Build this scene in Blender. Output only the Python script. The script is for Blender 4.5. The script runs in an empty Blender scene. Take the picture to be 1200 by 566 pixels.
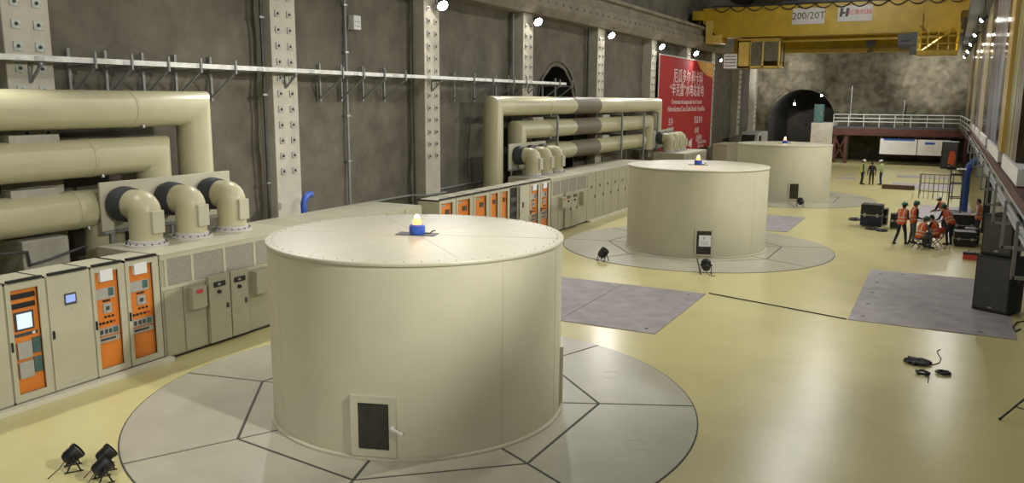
import bpy, bmesh, math, random
import numpy as np
from mathutils import Vector, Matrix, noise
random.seed(7)
C = bpy.context.scene.collection
PI = math.pi
# ------------------------------------------------------------------ camera
F, CX, CY, CAMH = 952.0, 600.0, 283.0, 5.8
_p, _y, _r = 0.1728, 0.4873, 0.0064
FW = np.array([-math.sin(_y)*math.cos(_p), math.cos(_y)*math.cos(_p), -math.sin(_p)])
_r0 = np.array([math.cos(_y), math.sin(_y), 0]); _u0 = np.cross(_r0, FW)
RT = _r0*math.cos(_r)+_u0*math.sin(_r); UP = _u0*math.cos(_r)-_r0*math.sin(_r)
cam = bpy.data.cameras.new('camera'); cam.lens = F/1200*36; cam.sensor_width = 36; cam.clip_end = 400
co = bpy.data.objects.new('camera', cam); C.objects.link(co)
co.matrix_world = Matrix(((RT[0], UP[0], -FW[0], 0), (RT[1], UP[1], -FW[1], 0), (RT[2], UP[2], -FW[2], CAMH), (0, 0, 0, 1)))
bpy.context.scene.camera = co
def at(px, py, **k):
    """a photograph pixel carried onto a real plane of the hall (x=, y= or z=)"""
    d = FW*F + RT*(px-CX) - UP*(py-CY)
    (a, v), = k.items(); i = 'xyz'.index(a)
    t = (v-(0, 0, CAMH)[i])/d[i]
    return Vector((d[0]*t, d[1]*t, CAMH+d[2]*t))

# ------------------------------------------------------------------ materials
def rgb(c): return (c[0], c[1], c[2], 1)
def mat(name, col, rough=.5, metal=0, var=.12, scale=3, bump=0, bscale=40, col2=None, stretch=None, spec=.5, emit=None, estr=0, lo=.35, hi=.65, detail=5, coat=0):
    m = bpy.data.materials.new(name); m.use_nodes = True
    nt = m.node_tree; N = nt.nodes; L = nt.links; b = N['Principled BSDF']
    b.inputs['Roughness'].default_value = rough; b.inputs['Metallic'].default_value = metal
    b.inputs['Specular IOR Level'].default_value = spec
    if coat: b.inputs['Coat Weight'].default_value = coat; b.inputs['Coat Roughness'].default_value = .15
    tc = N.new('ShaderNodeTexCoord'); mp = N.new('ShaderNodeMapping'); L.new(tc.outputs['Object'], mp.inputs['Vector'])
    if stretch: mp.inputs['Scale'].default_value = stretch
    if var > 0 or col2:
        n = N.new('ShaderNodeTexNoise'); n.inputs['Scale'].default_value = scale; n.inputs['Detail'].default_value = detail; n.inputs['Roughness'].default_value = .62
        L.new(mp.outputs['Vector'], n.inputs['Vector'])
        rp = N.new('ShaderNodeValToRGB'); rp.color_ramp.elements[0].position = lo; rp.color_ramp.elements[1].position = hi
        rp.color_ramp.elements[0].color = rgb([c*(1-var) for c in col])
        rp.color_ramp.elements[1].color = rgb(col2 if col2 else [min(1, c*(1+var)) for c in col])
        L.new(n.outputs['Fac'], rp.inputs['Fac']); L.new(rp.outputs['Color'], b.inputs['Base Color'])
    else:
        b.inputs['Base Color'].default_value = rgb(col)
    if bump:
        n2 = N.new('ShaderNodeTexNoise'); n2.inputs['Scale'].default_value = bscale; n2.inputs['Detail'].default_value = 6
        L.new(mp.outputs['Vector'], n2.inputs['Vector'])
        bp = N.new('ShaderNodeBump'); bp.inputs['Strength'].default_value = bump; bp.inputs['Distance'].default_value = .05
        L.new(n2.outputs['Fac'], bp.inputs['Height']); L.new(bp.outputs['Normal'], b.inputs['Normal'])
    if emit:
        b.inputs['Emission Color'].default_value = rgb(emit); b.inputs['Emission Strength'].default_value = estr
    return m
M = {}
M['floor'] = mat('floor epoxy', (.65, .59, .28), .27, var=.05, scale=.5, spec=.5, bump=.02, bscale=6)
M['pit'] = mat('pit cover paint', (.47, .45, .345), .30, var=.06, scale=.9)
M['joint'] = mat('dark joint', (.07, .065, .055), .7, var=.1)
M['shell'] = mat('housing paint', (.52, .50, .36), .55, var=.03, scale=1.2)
M['cream'] = mat('cabinet paint', (.50, .475, .35), .45, var=.04, scale=2)
M['cream2'] = mat('enclosure paint', (.40, .38, .27), .45, var=.05, scale=2)
M['duct'] = mat('duct paint', (.485, .455, .285), .38, var=.04, scale=1.5)
M['mesh'] = mat('grey mesh panel', (.30, .28, .22), .7, var=.25, scale=60, detail=2)
M['rubber'] = mat('dark rubber', (.035, .04, .045), .6, var=.2)
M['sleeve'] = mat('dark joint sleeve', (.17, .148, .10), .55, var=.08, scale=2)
M['kerb'] = mat('kerb paint', (.66, .63, .50), .5, var=.05)
M['orange'] = mat('orange panel', (.72, .22, .03), .45, var=.04, scale=4)
M['black'] = mat('black plastic', (.012, .012, .013), .5, var=.2)
M['darkgrey'] = mat('dark grey steel', (.06, .06, .06), .5, var=.2)
M['grey'] = mat('grey device', (.40, .39, .35), .5, var=.08, scale=8)
M['teal'] = mat('teal display', (.07, .13, .12), .3, var=.1)
M['white'] = mat('white', (.75, .74, .72), .6, var=.03)
M['paper'] = mat('paper', (.80, .79, .80), .8, var=.02)
M['screen'] = mat('lit screen', (.3, .4, .6), .3, var=0, emit=(.75, .88, 1), estr=.42)
M['screen2'] = mat('lit blue screen', (.1, .15, .4), .3, var=0, emit=(.45, .55, .95), estr=.35)
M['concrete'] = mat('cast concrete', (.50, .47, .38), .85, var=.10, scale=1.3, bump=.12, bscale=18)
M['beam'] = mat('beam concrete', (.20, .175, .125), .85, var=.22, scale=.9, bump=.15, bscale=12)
M['rock'] = mat('shotcrete', (.118, .104, .078), .92, var=.22, scale=.9, bump=.45, bscale=7, col2=(.17, .152, .115), detail=12, lo=.3, hi=.7)
M['rockfar'] = mat('rough rock', (.10, .086, .052), .7, var=.35, scale=.8, bump=1, bscale=1.6, col2=(.19, .165, .105), detail=10)
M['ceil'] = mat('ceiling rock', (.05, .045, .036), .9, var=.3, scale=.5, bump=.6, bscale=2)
M['steel'] = mat('galvanised steel', (.42, .42, .40), .42, .75, var=.15, scale=5)
M['tray'] = mat('cable tray steel', (.62, .61, .57), .38, .35, var=.15, scale=4)
M['greysteel'] = mat('grey painted steel', (.26, .27, .26), .5, .1, var=.1)
M['plate'] = mat('anchor plate', (.38, .37, .32), .5, .2, var=.2, scale=9)
M['plategreen'] = mat('anchor plate light', (.42, .47, .41), .45, .3, var=.2, scale=9)
M['grating'] = mat('grey checker plate', (.35, .318, .32), .6, .1, var=.16, scale=1.6, bump=.3, bscale=60)
M['yellow'] = mat('crane yellow', (.40, .265, .010), .45, var=.12, scale=1.2)
M['yellow2'] = mat('crane pale yellow', (.55, .40, .08), .5, var=.1)
M['signgrey'] = mat('sign plate', (.52, .50, .47), .6, var=.04)
M['red'] = mat('banner red', (.36, .008, .008), .8, var=.08, scale=1.5)
M['gold'] = mat('banner gold', (.75, .38, .05), .6, var=.2, scale=3)
M['bannertext'] = mat('banner lettering', (.78, .68, .66), .7, var=0)
M['redsteel'] = mat('dark red steel', (.085, .024, .016), .65, var=.3, scale=2)
M['blue'] = mat('blue paint', (.03, .09, .42), .4, var=.1)
M['bluehose'] = mat('blue hose', (.02, .07, .30), .5, var=.2)
M['redlens'] = mat('red beacon lens', (.7, .08, .03), .3, var=0, emit=(1, .22, .08), estr=2.2)
M['bulb'] = mat('beacon bulb', (1, .8, .5), .3, var=0, emit=(1, .78, .42), estr=9)
M['lamp'] = mat('lamp face', (1, 1, 1), .3, var=0, emit=(1, .95, .88), estr=40)
M['hivis'] = mat('orange high visibility cloth', (.62, .10, .025), .8, var=.12, scale=10)
M['lime'] = mat('lime high visibility cloth', (.50, .62, .12), .8, var=.1, scale=10)
M['strip'] = mat('reflective strip', (.50, .44, .36), .5, var=.05)
M['trousers'] = mat('dark blue cloth', (.018, .022, .04), .85, var=.3, scale=20)
M['trousers2'] = mat('blue work cloth', (.03, .04, .16), .85, var=.3, scale=20)
M['greycloth'] = mat('grey cloth', (.09, .095, .12), .85, var=.3, scale=20)
M['skin'] = mat('skin', (.36, .20, .13), .6, var=.06, scale=12)
M['boots'] = mat('boots', (.02, .016, .014), .7, var=.2)
M['hair'] = mat('black hair', (.012, .010, .009), .6, var=.3)
M['hatgreen'] = mat('green helmet', (.02, .12, .06), .35, var=.05)
M['hatwhite'] = mat('white helmet', (.75, .75, .72), .35, var=.04)
M['glassdark'] = mat('dark window', (.030, .026, .020), .22, var=.3, scale=4)
M['hatch'] = mat('van paint', (.62, .62, .62), .35, var=.03)
M['tread'] = mat('tyre', (.015, .015, .015), .8, var=.2)
M['label_red'] = mat('red label', (.55, .06, .05), .6, var=.05)
M['dirt'] = mat('stained white wall', (.36, .34, .28), .8, var=.2, scale=1.4)

# ------------------------------------------------------------------ mesh helper
ORG = {}
def _frame(d):
    d = Vector(d).normalized(); a = Vector((0, 0, 1)) if abs(d.z) < .9 else Vector((1, 0, 0))
    u = d.cross(a).normalized(); return u, d.cross(u).normalized()
class MB:
    def __init__(s): s.v = []; s.f = []; s.m = []
    def _add(s, vs, fs, mi=0, T=None):
        o = len(s.v)
        for v in vs:
            v = Vector(v); s.v.append(T @ v if T else v)
        for f in fs: s.f.append([i+o for i in f]); s.m.append(mi)
        return s
    def box(s, x0, x1, y0, y1, z0, z1, mi=0, T=None):
        vs = [(x, y, z) for z in (z0, z1) for y in (y0, y1) for x in (x0, x1)]
        return s._add(vs, [(0, 2, 3, 1), (4, 5, 7, 6), (0, 1, 5, 4), (2, 6, 7, 3), (0, 4, 6, 2), (1, 3, 7, 5)], mi, T)
    def bar(s, a, b, w, h=None, mi=0):
        a, b = Vector(a), Vector(b); h = h or w; u, v = _frame(b-a)
        vs = [p+u*(sx*w/2)+v*(sy*h/2) for p in (a, b) for sx, sy in ((-1, -1), (1, -1), (1, 1), (-1, 1))]
        return s._add(vs, [(0, 1, 2, 3), (7, 6, 5, 4), (0, 4, 5, 1), (1, 5, 6, 2), (2, 6, 7, 3), (3, 7, 4, 0)], mi)
    def cone(s, a, b, r0, r1=None, n=16, mi=0, caps=True):
        r1 = r0 if r1 is None else r1
        a, b = Vector(a), Vector(b); u, v = _frame(b-a)
        vs = [p+(u*math.cos(2*PI*i/n)+v*math.sin(2*PI*i/n))*r for p, r in ((a, r0), (b, r1)) for i in range(n)]
        fs = [(i, i+n, (i+1) % n+n, (i+1) % n) for i in range(n)]
        if caps: fs += [tuple(range(n)), tuple(range(2*n-1, n-1, -1))]
        return s._add(vs, fs, mi)
    def tube(s, pts, r, n=12, mi=0, caps=True):
        """swept pipe with mitred corners"""
        pts = [Vector(p) for p in pts]; d0 = (pts[1]-pts[0]).normalized(); u, v = _frame(d0)
        ring = [pts[0]+(u*math.cos(2*PI*i/n)+v*math.sin(2*PI*i/n))*r for i in range(n)]
        vs = list(ring)
        for k in range(1, len(pts)):
            d = (pts[k]-pts[k-1]).normalized()
            nn = d if k == len(pts)-1 else (d+(pts[k+1]-pts[k]).normalized())
            if nn.length < 1e-5: nn = d
            nn.normalize(); dn = d.dot(nn)
            if dn < .15: nn = d; dn = 1
            ring = [q+d*((pts[k]-q).dot(nn)/dn) for q in ring]; vs += ring
        K = len(pts)
        fs = [(k*n+i, k*n+(i+1) % n, (k+1)*n+(i+1) % n, (k+1)*n+i) for k in range(K-1) for i in range(n)]
        if caps: fs += [tuple(range(n-1, -1, -1)), tuple((K-1)*n+i for i in range(n))]
        return s._add(vs, fs, mi)
    def lathe(s, prof, c=(0, 0, 0), n=48, mi=0, cap0=True, cap1=True, axis=None, a0=0, a1=2*PI):
        c = Vector(c); full = abs(a1-a0-2*PI) < 1e-6; nn = n if full else n+1
        vs = []
        if axis is not None: w = Vector(axis).normalized(); u, v = _frame(w)
        else: u, v, w = Vector((1, 0, 0)), Vector((0, 1, 0)), Vector((0, 0, 1))
        for r, z in prof:
            for i in range(nn):
                t = a0+(a1-a0)*i/n; vs.append(c+u*(r*math.cos(t))+v*(r*math.sin(t))+w*z)
        fs = []
        for k in range(len(prof)-1):
            for i in range(n):
                j = (i+1) % nn; fs.append((k*nn+i, k*nn+j, (k+1)*nn+j, (k+1)*nn+i))
        if cap0: fs.append(tuple(range(nn-1, -1, -1)))
        if cap1: fs.append(tuple((len(prof)-1)*nn+i for i in range(nn)))
        return s._add(vs, fs, mi)
    def prism(s, poly, z0, z1, mi=0, T=None):
        n = len(poly); vs = [(x, y, z0) for x, y in poly]+[(x, y, z1) for x, y in poly]
        return s._add(vs, [tuple(range(n-1, -1, -1)), tuple(range(n, 2*n))]+[(i, (i+1) % n, (i+1) % n+n, i+n) for i in range(n)], mi, T)
    def ball(s, c, r, n=12, sc=(1, 1, 1), z0=-1, mi=0):
        c = Vector(c); k = max(4, n//2); vs = []; fs = []
        for j in range(k+1):
            ph = math.asin(z0)+(PI/2-math.asin(z0))*j/k
            for i in range(n):
                t = 2*PI*i/n; vs.append(c+Vector((math.cos(ph)*math.cos(t)*r*sc[0], math.cos(ph)*math.sin(t)*r*sc[1], math.sin(ph)*r*sc[2])))
        for j in range(k):
            for i in range(n): fs.append((j*n+i, j*n+(i+1) % n, (j+1)*n+(i+1) % n, (j+1)*n+i))
        fs.append(tuple(range(n-1, -1, -1)))
        return s._add(vs, fs, mi)
    def build(s, name, mats, parent=None, smooth=40, bevel=0, local=False):
        me = bpy.data.meshes.new(name)
        off = Vector((0, 0, 0)) if (local or parent is None) else ORG.get(parent.name, Vector((0, 0, 0)))
        me.from_pydata([tuple(v-off) for v in s.v], [], s.f)
        if not isinstance(mats, (list, tuple)): mats = [mats]
        for m in mats: me.materials.append(M[m] if isinstance(m, str) else m)
        me.polygons.foreach_set('material_index', s.m)
        bm = bmesh.new(); bm.from_mesh(me); bmesh.ops.remove_doubles(bm, verts=bm.verts, dist=1e-5)
        bmesh.ops.recalc_face_normals(bm, faces=bm.faces); bm.to_mesh(me); bm.free()
        if smooth:
            me.polygons.foreach_set('use_smooth', [True]*len(me.polygons)); me.set_sharp_from_angle(angle=math.radians(smooth))
        o = bpy.data.objects.new(name, me); C.objects.link(o)
        if parent is not None: o.parent = parent; ORG[o.name] = off
        if bevel:
            b = o.modifiers.new('bevel', 'BEVEL'); b.width = bevel; b.segments = 2; b.limit_method = 'ANGLE'; b.angle_limit = math.radians(50)
        return o
def tag(o, label, cat, group=None, kind=None):
    o['label'] = label; o['category'] = cat
    if group: o['group'] = group
    if kind: o['kind'] = kind
    return o
def thing(name, label, cat, loc=(0, 0, 0), rotz=0, group=None):
    o = bpy.data.objects.new(name, None); C.objects.link(o); o.location = loc; o.rotation_euler = (0, 0, rotz)
    o.empty_display_size = .1
    ORG[o.name] = Vector(loc); return tag(o, label, cat, group)
def solo(name, mb, mats, base, label, cat, group=None, smooth=40, bevel=0):
    """a thing that is one mesh, its origin at its base"""
    base = Vector(base); mb.v = [v-base for v in mb.v]
    o = mb.build(name, mats, None, smooth, bevel); o.location = base
    return tag(o, label, cat, group)
def struct(name, mb, mats, smooth=0):
    o = mb.build(name, mats, None, smooth); o['kind'] = 'structure'; return o
def sub(name, mb, mats, parent, **k): return mb.build(name, mats, parent, **k)
def text(name, s, size, m, parent, loc, xdir, updir, depth=.004, align='CENTER'):
    cu = bpy.data.curves.new(name, 'FONT'); cu.body = s; cu.size = size; cu.align_x = align; cu.align_y = 'CENTER'; cu.extrude = depth; cu.resolution_u = 2
    to = bpy.data.objects.new(name, cu); C.objects.link(to)
    dg = bpy.context.evaluated_depsgraph_get(); me = bpy.data.meshes.new_from_object(to.evaluated_get(dg))
    bpy.data.objects.remove(to); bpy.data.curves.remove(cu)
    x = Vector(xdir).normalized(); u = Vector(updir).normalized(); z = x.cross(u)
    R = Matrix(((x.x, u.x, z.x), (x.y, u.y, z.y), (x.z, u.z, z.z)))
    off = ORG[parent.name]
    me.transform(Matrix.Translation(Vector(loc)-off) @ R.to_4x4()); me.materials.clear(); me.materials.append(M[m])
    o = bpy.data.objects.new(name, me); C.objects.link(o); o.parent = parent; ORG[o.name] = off
    return o
# ------------------------------------------------------------------ the setting
def arch_sd(h, z, T):
    """distance outside the arch outline and the nearest outline point"""
    if z < T[2]:
        s = 1 if h > T[0] else -1; return abs(h-T[0])-T[1], (T[0]+s*T[1], z)
    d = math.hypot(h-T[0], z-T[2]) or 1e-6
    return d-T[1], (T[0]+(h-T[0])*T[1]/d, T[2]+(z-T[2])*T[1]/d)
def rock_grid(name, m, P, nu, nv, arch=None, amp=.08, fr=.5, nrm=None):
    mb = MB(); idx = {}; sd = {}
    for j in range(nv+1):
        for i in range(nu+1):
            p = Vector(P(i/nu, j/nv)); n = nrm(p) if nrm else Vector((1, 0, 0)); s = 9
            if arch:
                T, ax, cell = arch; s, (h, z) = arch_sd(p[ax], p.z, T)
                if abs(s) < cell*.75: p[ax] = h; p.z = z; s = 0
            d = noise.fractal(p*fr, 1.0, 2.0, 5)*amp + noise.noise(p*fr*4)*amp*.3
            idx[i, j] = len(mb.v); sd[i, j] = s; mb.v.append(p+n*d)
    for j in range(nv):
        for i in range(nu):
            c = ((i, j), (i+1, j), (i+1, j+1), (i, j+1))
            if arch and max(sd[k] for k in c) <= 1e-6: continue
            mb.f.append([idx[k] for k in c]); mb.m.append(0)
    return struct(name, mb, m, 60)
Y0, YF, XL, XR, ZT = -9.0, 91.0, -18.95, 2.45, 15.0
fl = MB(); fl.box(-21, 3.2, Y0, YF+14, -.3, 0); struct('floor', fl, 'floor')
LT = (40.9, 2.3, 5.3)    # side tunnel in the left wall: centre along the hall, half width, springing height
FT = (-13.7, 3.35, 3.7)
rock_grid('wall_left', 'rock', lambda u, v: (XL, Y0+u*(YF-Y0), v*ZT), 400, 60, (LT, 1, .25), .10)
rock_grid('wall_far', 'rockfar', lambda u, v: (-22+u*26, YF, v*19), 150, 110, (FT, 0, .175), .40, .45, lambda p: Vector((0, -1, 0)))
rock_grid('wall_right', 'dirt', lambda u, v: (XR, Y0+u*(YF-Y0), v*ZT), 100, 12, None, .0)
rock_grid('wall_near', 'rock', lambda u, v: (-22+u*26, Y0, v*19), 40, 30, None, .1, .5, lambda p: Vector((0, 1, 0)))
def vault(u, v):
    t = PI*v; return (-8.3+12.0*math.cos(t), Y0+u*(YF+1-Y0), ZT-.2+3.8*math.sin(t))
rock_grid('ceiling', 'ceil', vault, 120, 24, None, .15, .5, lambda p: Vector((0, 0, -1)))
def tunnel(name, T, P, depth):
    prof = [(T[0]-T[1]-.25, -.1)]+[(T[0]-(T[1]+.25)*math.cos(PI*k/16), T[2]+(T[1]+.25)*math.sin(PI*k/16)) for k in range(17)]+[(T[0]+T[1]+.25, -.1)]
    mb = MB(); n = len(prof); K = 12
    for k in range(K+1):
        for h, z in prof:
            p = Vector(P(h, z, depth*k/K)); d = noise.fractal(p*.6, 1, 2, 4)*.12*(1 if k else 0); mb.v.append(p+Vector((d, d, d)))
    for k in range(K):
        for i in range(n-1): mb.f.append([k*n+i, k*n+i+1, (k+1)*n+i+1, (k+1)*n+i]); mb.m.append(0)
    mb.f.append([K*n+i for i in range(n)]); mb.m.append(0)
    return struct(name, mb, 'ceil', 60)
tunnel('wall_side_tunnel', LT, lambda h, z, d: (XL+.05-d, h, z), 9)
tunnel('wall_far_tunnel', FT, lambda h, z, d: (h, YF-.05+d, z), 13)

# concrete columns with steel anchor plates
ROWS = [3.54+.48*k for k in range(13)]
pm = None
def column(y0, label, rows=ROWS, h=9.9, w=1.08, green=False):
    global pm
    t = thing('concrete_column', label, 'column', (XL, y0+w/2, 0), 0, 'concrete columns along the left wall')
    mb = MB(); mb.box(XL-.25, -18.3, y0, y0+w, 0, h); sub('column_shaft', mb, 'concrete', t, smooth=0, bevel=.02)
    src = None
    for z in rows:
        for dy in (.22, .72):
            y = y0+dy*w/1.08+.07
            if src is None:
                b = MB(); b.box(-.0, .03, -.10, .10, -.10, .10); b.cone((.03, 0, 0), (.05, 0, 0), .042, n=8, mi=1); b.cone((.05, 0, 0), (.075, 0, 0), .018, n=6, mi=1)
                src = b.build('anchor_plate', ['plategreen' if green else 'plate', 'darkgrey'], t, 0, local=True)
                o = src
            else:
                o = src.copy(); C.objects.link(o); o.parent = t
            o.location = (-18.3-XL, y-(y0+w/2), z)
COLS = [(10.85, 'pale concrete column at far left rising behind the nearest cream ducts'),
 (18.88, 'tall pale concrete column with blue hose at its foot behind the nearest housing'),
 (27.12, 'pale concrete column whose lamp hangs highest, left of the upright duct'),
 (35.55, 'pale concrete column left of the dark side tunnel mouth'),
 (45.0, 'slim pale concrete column right of the dark side tunnel mouth'),
 (54.75, 'pale concrete column along the left edge of the red banner'),
 (63.3, 'concrete column hidden behind the red banner with its head showing above'),
 (70.9, 'pale concrete column along the right edge of the red banner'),
 (81.5, 'slim concrete column near the far left corner, below the crane cab'),
 (89.3, 'last concrete column in the far left corner beside the arched tunnel')]
for i, (y, l) in enumerate(COLS): column(y, l, [z for z in ROWS if z > (3.5 if i < 5 else 2.5)], green=(i == 0))

# crane runway beams
t = thing('crane_runway_beam', 'long concrete crane runway beam carried on the left wall columns', 'beam', (-18.5, 40, 9.9))
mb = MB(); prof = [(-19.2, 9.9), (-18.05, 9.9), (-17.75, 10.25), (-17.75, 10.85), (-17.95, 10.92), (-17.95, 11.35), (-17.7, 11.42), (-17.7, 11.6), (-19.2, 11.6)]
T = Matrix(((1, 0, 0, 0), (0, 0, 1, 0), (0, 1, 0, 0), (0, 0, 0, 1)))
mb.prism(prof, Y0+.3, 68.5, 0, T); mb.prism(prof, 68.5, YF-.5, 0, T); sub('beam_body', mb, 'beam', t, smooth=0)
mb = MB(); mb.box(-18.35, -18.2, Y0+.3, YF-.5, 11.6, 11.75); sub('crane_rail', mb, 'darkgrey', t)
src = None
for k in range(52):
    y = 20+k*.9
    if src is None:
        b = MB(); b.box(-17.75, -17.72, y-.05, y+.05, 10.48, 10.58); src = o = sub('tie_bolt', b, 'darkgrey', t, smooth=0)
        base_y = y
    else:
        o = src.copy(); C.objects.link(o); o.parent = t; o.location = (0, y-base_y, .0)
t = thing('crane_runway_beam', 'dark runway beam high on the right wall with row of small lamps', 'beam', (1.6, 50, 10.75))
mb = MB(); mb.box(.55, XR+.05, 12, YF-.5, 10.75, 11.9); sub('beam_body', mb, 'darkgrey', t, smooth=0)
mb = MB(); mb.box(1.0, 1.14, 12, YF-.5, 11.9, 12.03); sub('crane_rail', mb, 'greysteel', t)

# rib, upright strips and panels of the right wall
M['stripgold'] = mat('gold pilaster', (.58, .40, .12), .25, .0, var=.35, scale=1.2, stretch=(1, 3, .12))
M['stripcream'] = mat('cream pilaster', (.62, .53, .34), .25, var=.25, scale=1.0, stretch=(1, 3, .15))
M['stripdark'] = mat('dark glossy panel', (.012, .010, .012), .15, var=.5, scale=2)
M['marble'] = mat('mottled grey blue panel', (.03, .035, .04), .28, var=.2, scale=1.5, stretch=(1, 2.2, .22), col2=(.62, .65, .80), lo=.45, hi=.62, detail=8)
M['marble2'] = mat('olive green panel', (.06, .055, .02), .28, var=.2, scale=1.4, stretch=(1, 2.6, .18), col2=(.62, .60, .10), lo=.44, hi=.62, detail=8)
M['marble3'] = mat('purple grey panel', (.07, .05, .06), .28, var=.2, scale=1.6, stretch=(1, 1.6, .2), col2=(.55, .46, .52), lo=.45, hi=.65, detail=8)
M['brownpanel'] = mat('brown olive panel', (.05, .035, .018), .28, var=.2, scale=1.6, stretch=(1, 2.2, .2), col2=(.46, .36, .16), lo=.45, hi=.65, detail=8)
XC = 1.5   # face of the overhanging cladding
def yz(px, py=100, X=XC): return at(px, py, x=X).y
strips = [(1200, 1192, 'brownpanel', .0), (1192, 1186, 'marble2', .0), (1185.5, 1181, 'stripgold', .16), (1181, 1178, 'brownpanel', 0), (1178, 1173.5, 'stripdark', 0), (1173.5, 1166, 'marble', 0), (1166, 1160, 'marble3', 0),
          (1160, 1155.8, 'stripdark', 0), (1155.8, 1151, 'stripcream', .04), (1151, 1147.5, 'marble3', 0), (1147.5, 1144.5, 'stripdark', 0), (1144.5, 1142, 'stripcream', .1), (1142, 1139, 'stripdark', 0), (1139, 1134.8, 'stripcream', .16)]
n = 0
for a, b, m, dep in strips:
    y0, y1 = yz(a), min(yz(b), YF-.3)
    if y0 > YF-2: continue
    mb = MB(); mb.box(XC-dep*.6, XR-.05, y0+.04, y1-.04, 4.4, 10.72); n += 1
    o = struct('trim_%d' % n, mb, m)
# nearer bays outside the frame, same rhythm
for k, (y0, y1, m) in enumerate([(15, 17.2, 'stripdark'), (12.6, 15, 'marble')]):
    mb = MB(); mb.box(XC, XR-.05, y0+.04, y1-.04, 4.4, 10.72); n += 1; struct('trim_%d' % n, mb, m)
# white dado panels at the foot of the strips
for k, (a, b) in enumerate([(1200, 1187), (1186, 1180), (1173.5, 1160), (1156, 1149), (1147, 1143), (1141, 1136)]):
    y0, y1 = yz(a, 170), min(yz(b, 160), YF-.4)
    if y0 > YF-2: continue
    mb = MB(); mb.box(XC-.06, XR-.05, y0, y1, 4.0, 4.38); n += 1; struct('trim_%d' % n, mb, 'white')
mb = MB(); mb.box(XC-.12, XR-.05, 12.6, YF-.4, 3.72, 3.97); n += 1; struct('trim_%d' % n, mb, 'redsteel')

# pipes hung along the right side
t = thing('pipe_rack', 'bundle of long grey pipes with hanging brackets along the right side cladding', 'pipes', (1.15, 40, 4.1))
for k, (x, z, r) in enumerate([(1.29, 3.66, .04), (1.31, 3.50, .05), (1.40, 3.72, .04), (1.39, 3.34, .045), (1.52, 3.6, .04)]):
    b = MB(); b.tube([(x, 14, z), (x, 61, z)], r, 8); sub('pipe', b, 'greysteel', t)
for y in (16.6, 20.1, 24.2, 28.5, 33.5, 39, 45, 51, 58):
    b = MB(); b.bar((1.24, y, 2.72), (1.24, y, 3.76), .06); b.bar((1.24, y, 2.75), (1.62, y, 2.75), .06); b.bar((1.24, y, 3.26), (1.62, y, 3.26), .05); b.bar((1.62, y, 2.72), (1.62, y, 3.72), .06); sub('bracket', b, 'greysteel', t, smooth=0)

# ------------------------------------------------------------------ generator pits and housings
UX = -8.67; UY = [12.536, 32.2, 51.8]; R1, HH = 2.735, 3.28
ANG = [-168, -118.5, -72.5, -26, 25, 71, 112, 150]
def inset(poly, g):
    out = []; n = len(poly)
    for i in range(n):
        p0, p1, p2 = (Vector(poly[(i+k-1) % n]).to_2d() for k in range(3))
        d1, d2 = (p1-p0).normalized(), (p2-p1).normalized(); n1, n2 = Vector((-d1.y, d1.x)), Vector((-d2.y, d2.x))
        bis = n1+n2
        out.append(p1+bis*(g/max(.3, 1+n1.dot(n2))))
    return [(q.x, q.y) for q in out]
def pit(i, label):
    cx, cy = UX, UY[i]
    t = thing('generator_pit_cover', label, 'floor cover', (cx, cy, 0), 0, 'round generator pit covers')
    b = MB(); b.lathe([(5.33, 0), (5.33, .006)], (cx, cy, 0), 120); sub('joint_bed', b, 'joint', t)
    g = .027
    pol = lambda r, a: (cx+r*math.cos(math.radians(a)), cy+r*math.sin(math.radians(a)))
    for k in range(8):
        a0, a1 = ANG[k], ANG[(k+1) % 8]
        if a1 < a0: a1 += 360
        arc = [pol(5.33, a0+(a1-a0)*s/14) for s in range(15)]
        b = MB(); b.prism(inset([pol(3.5, a0)]+arc+[pol(3.5, a1)], g), .006, .014); sub('cover_plate', b, 'pit', t, smooth=0)
        b = MB(); b.prism(inset([pol(2.0, a0), pol(3.5, a0), pol(3.5, a1), pol(2.0, a1)], g), .006, .014); sub('cover_plate', b, 'pit', t, smooth=0)
    for a, r in ((-95, 4.4), (0, 4.45), (49, 4.2), (-143, 4.35)):
        x, y = pol(r, a); b = MB(); b.lathe([(.22, .014), (.22, .0165), (.20, .0165), (.20, .014)], (x, y, 0), 24, cap0=False, cap1=False); sub('lifting_ring', b, 'pit', t)
for i, l in enumerate(['huge round pale pit cover under the nearest and largest housing', 'round pale pit cover under the middle housing', 'round pale pit cover under the farthest housing']): pit(i, l)
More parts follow.
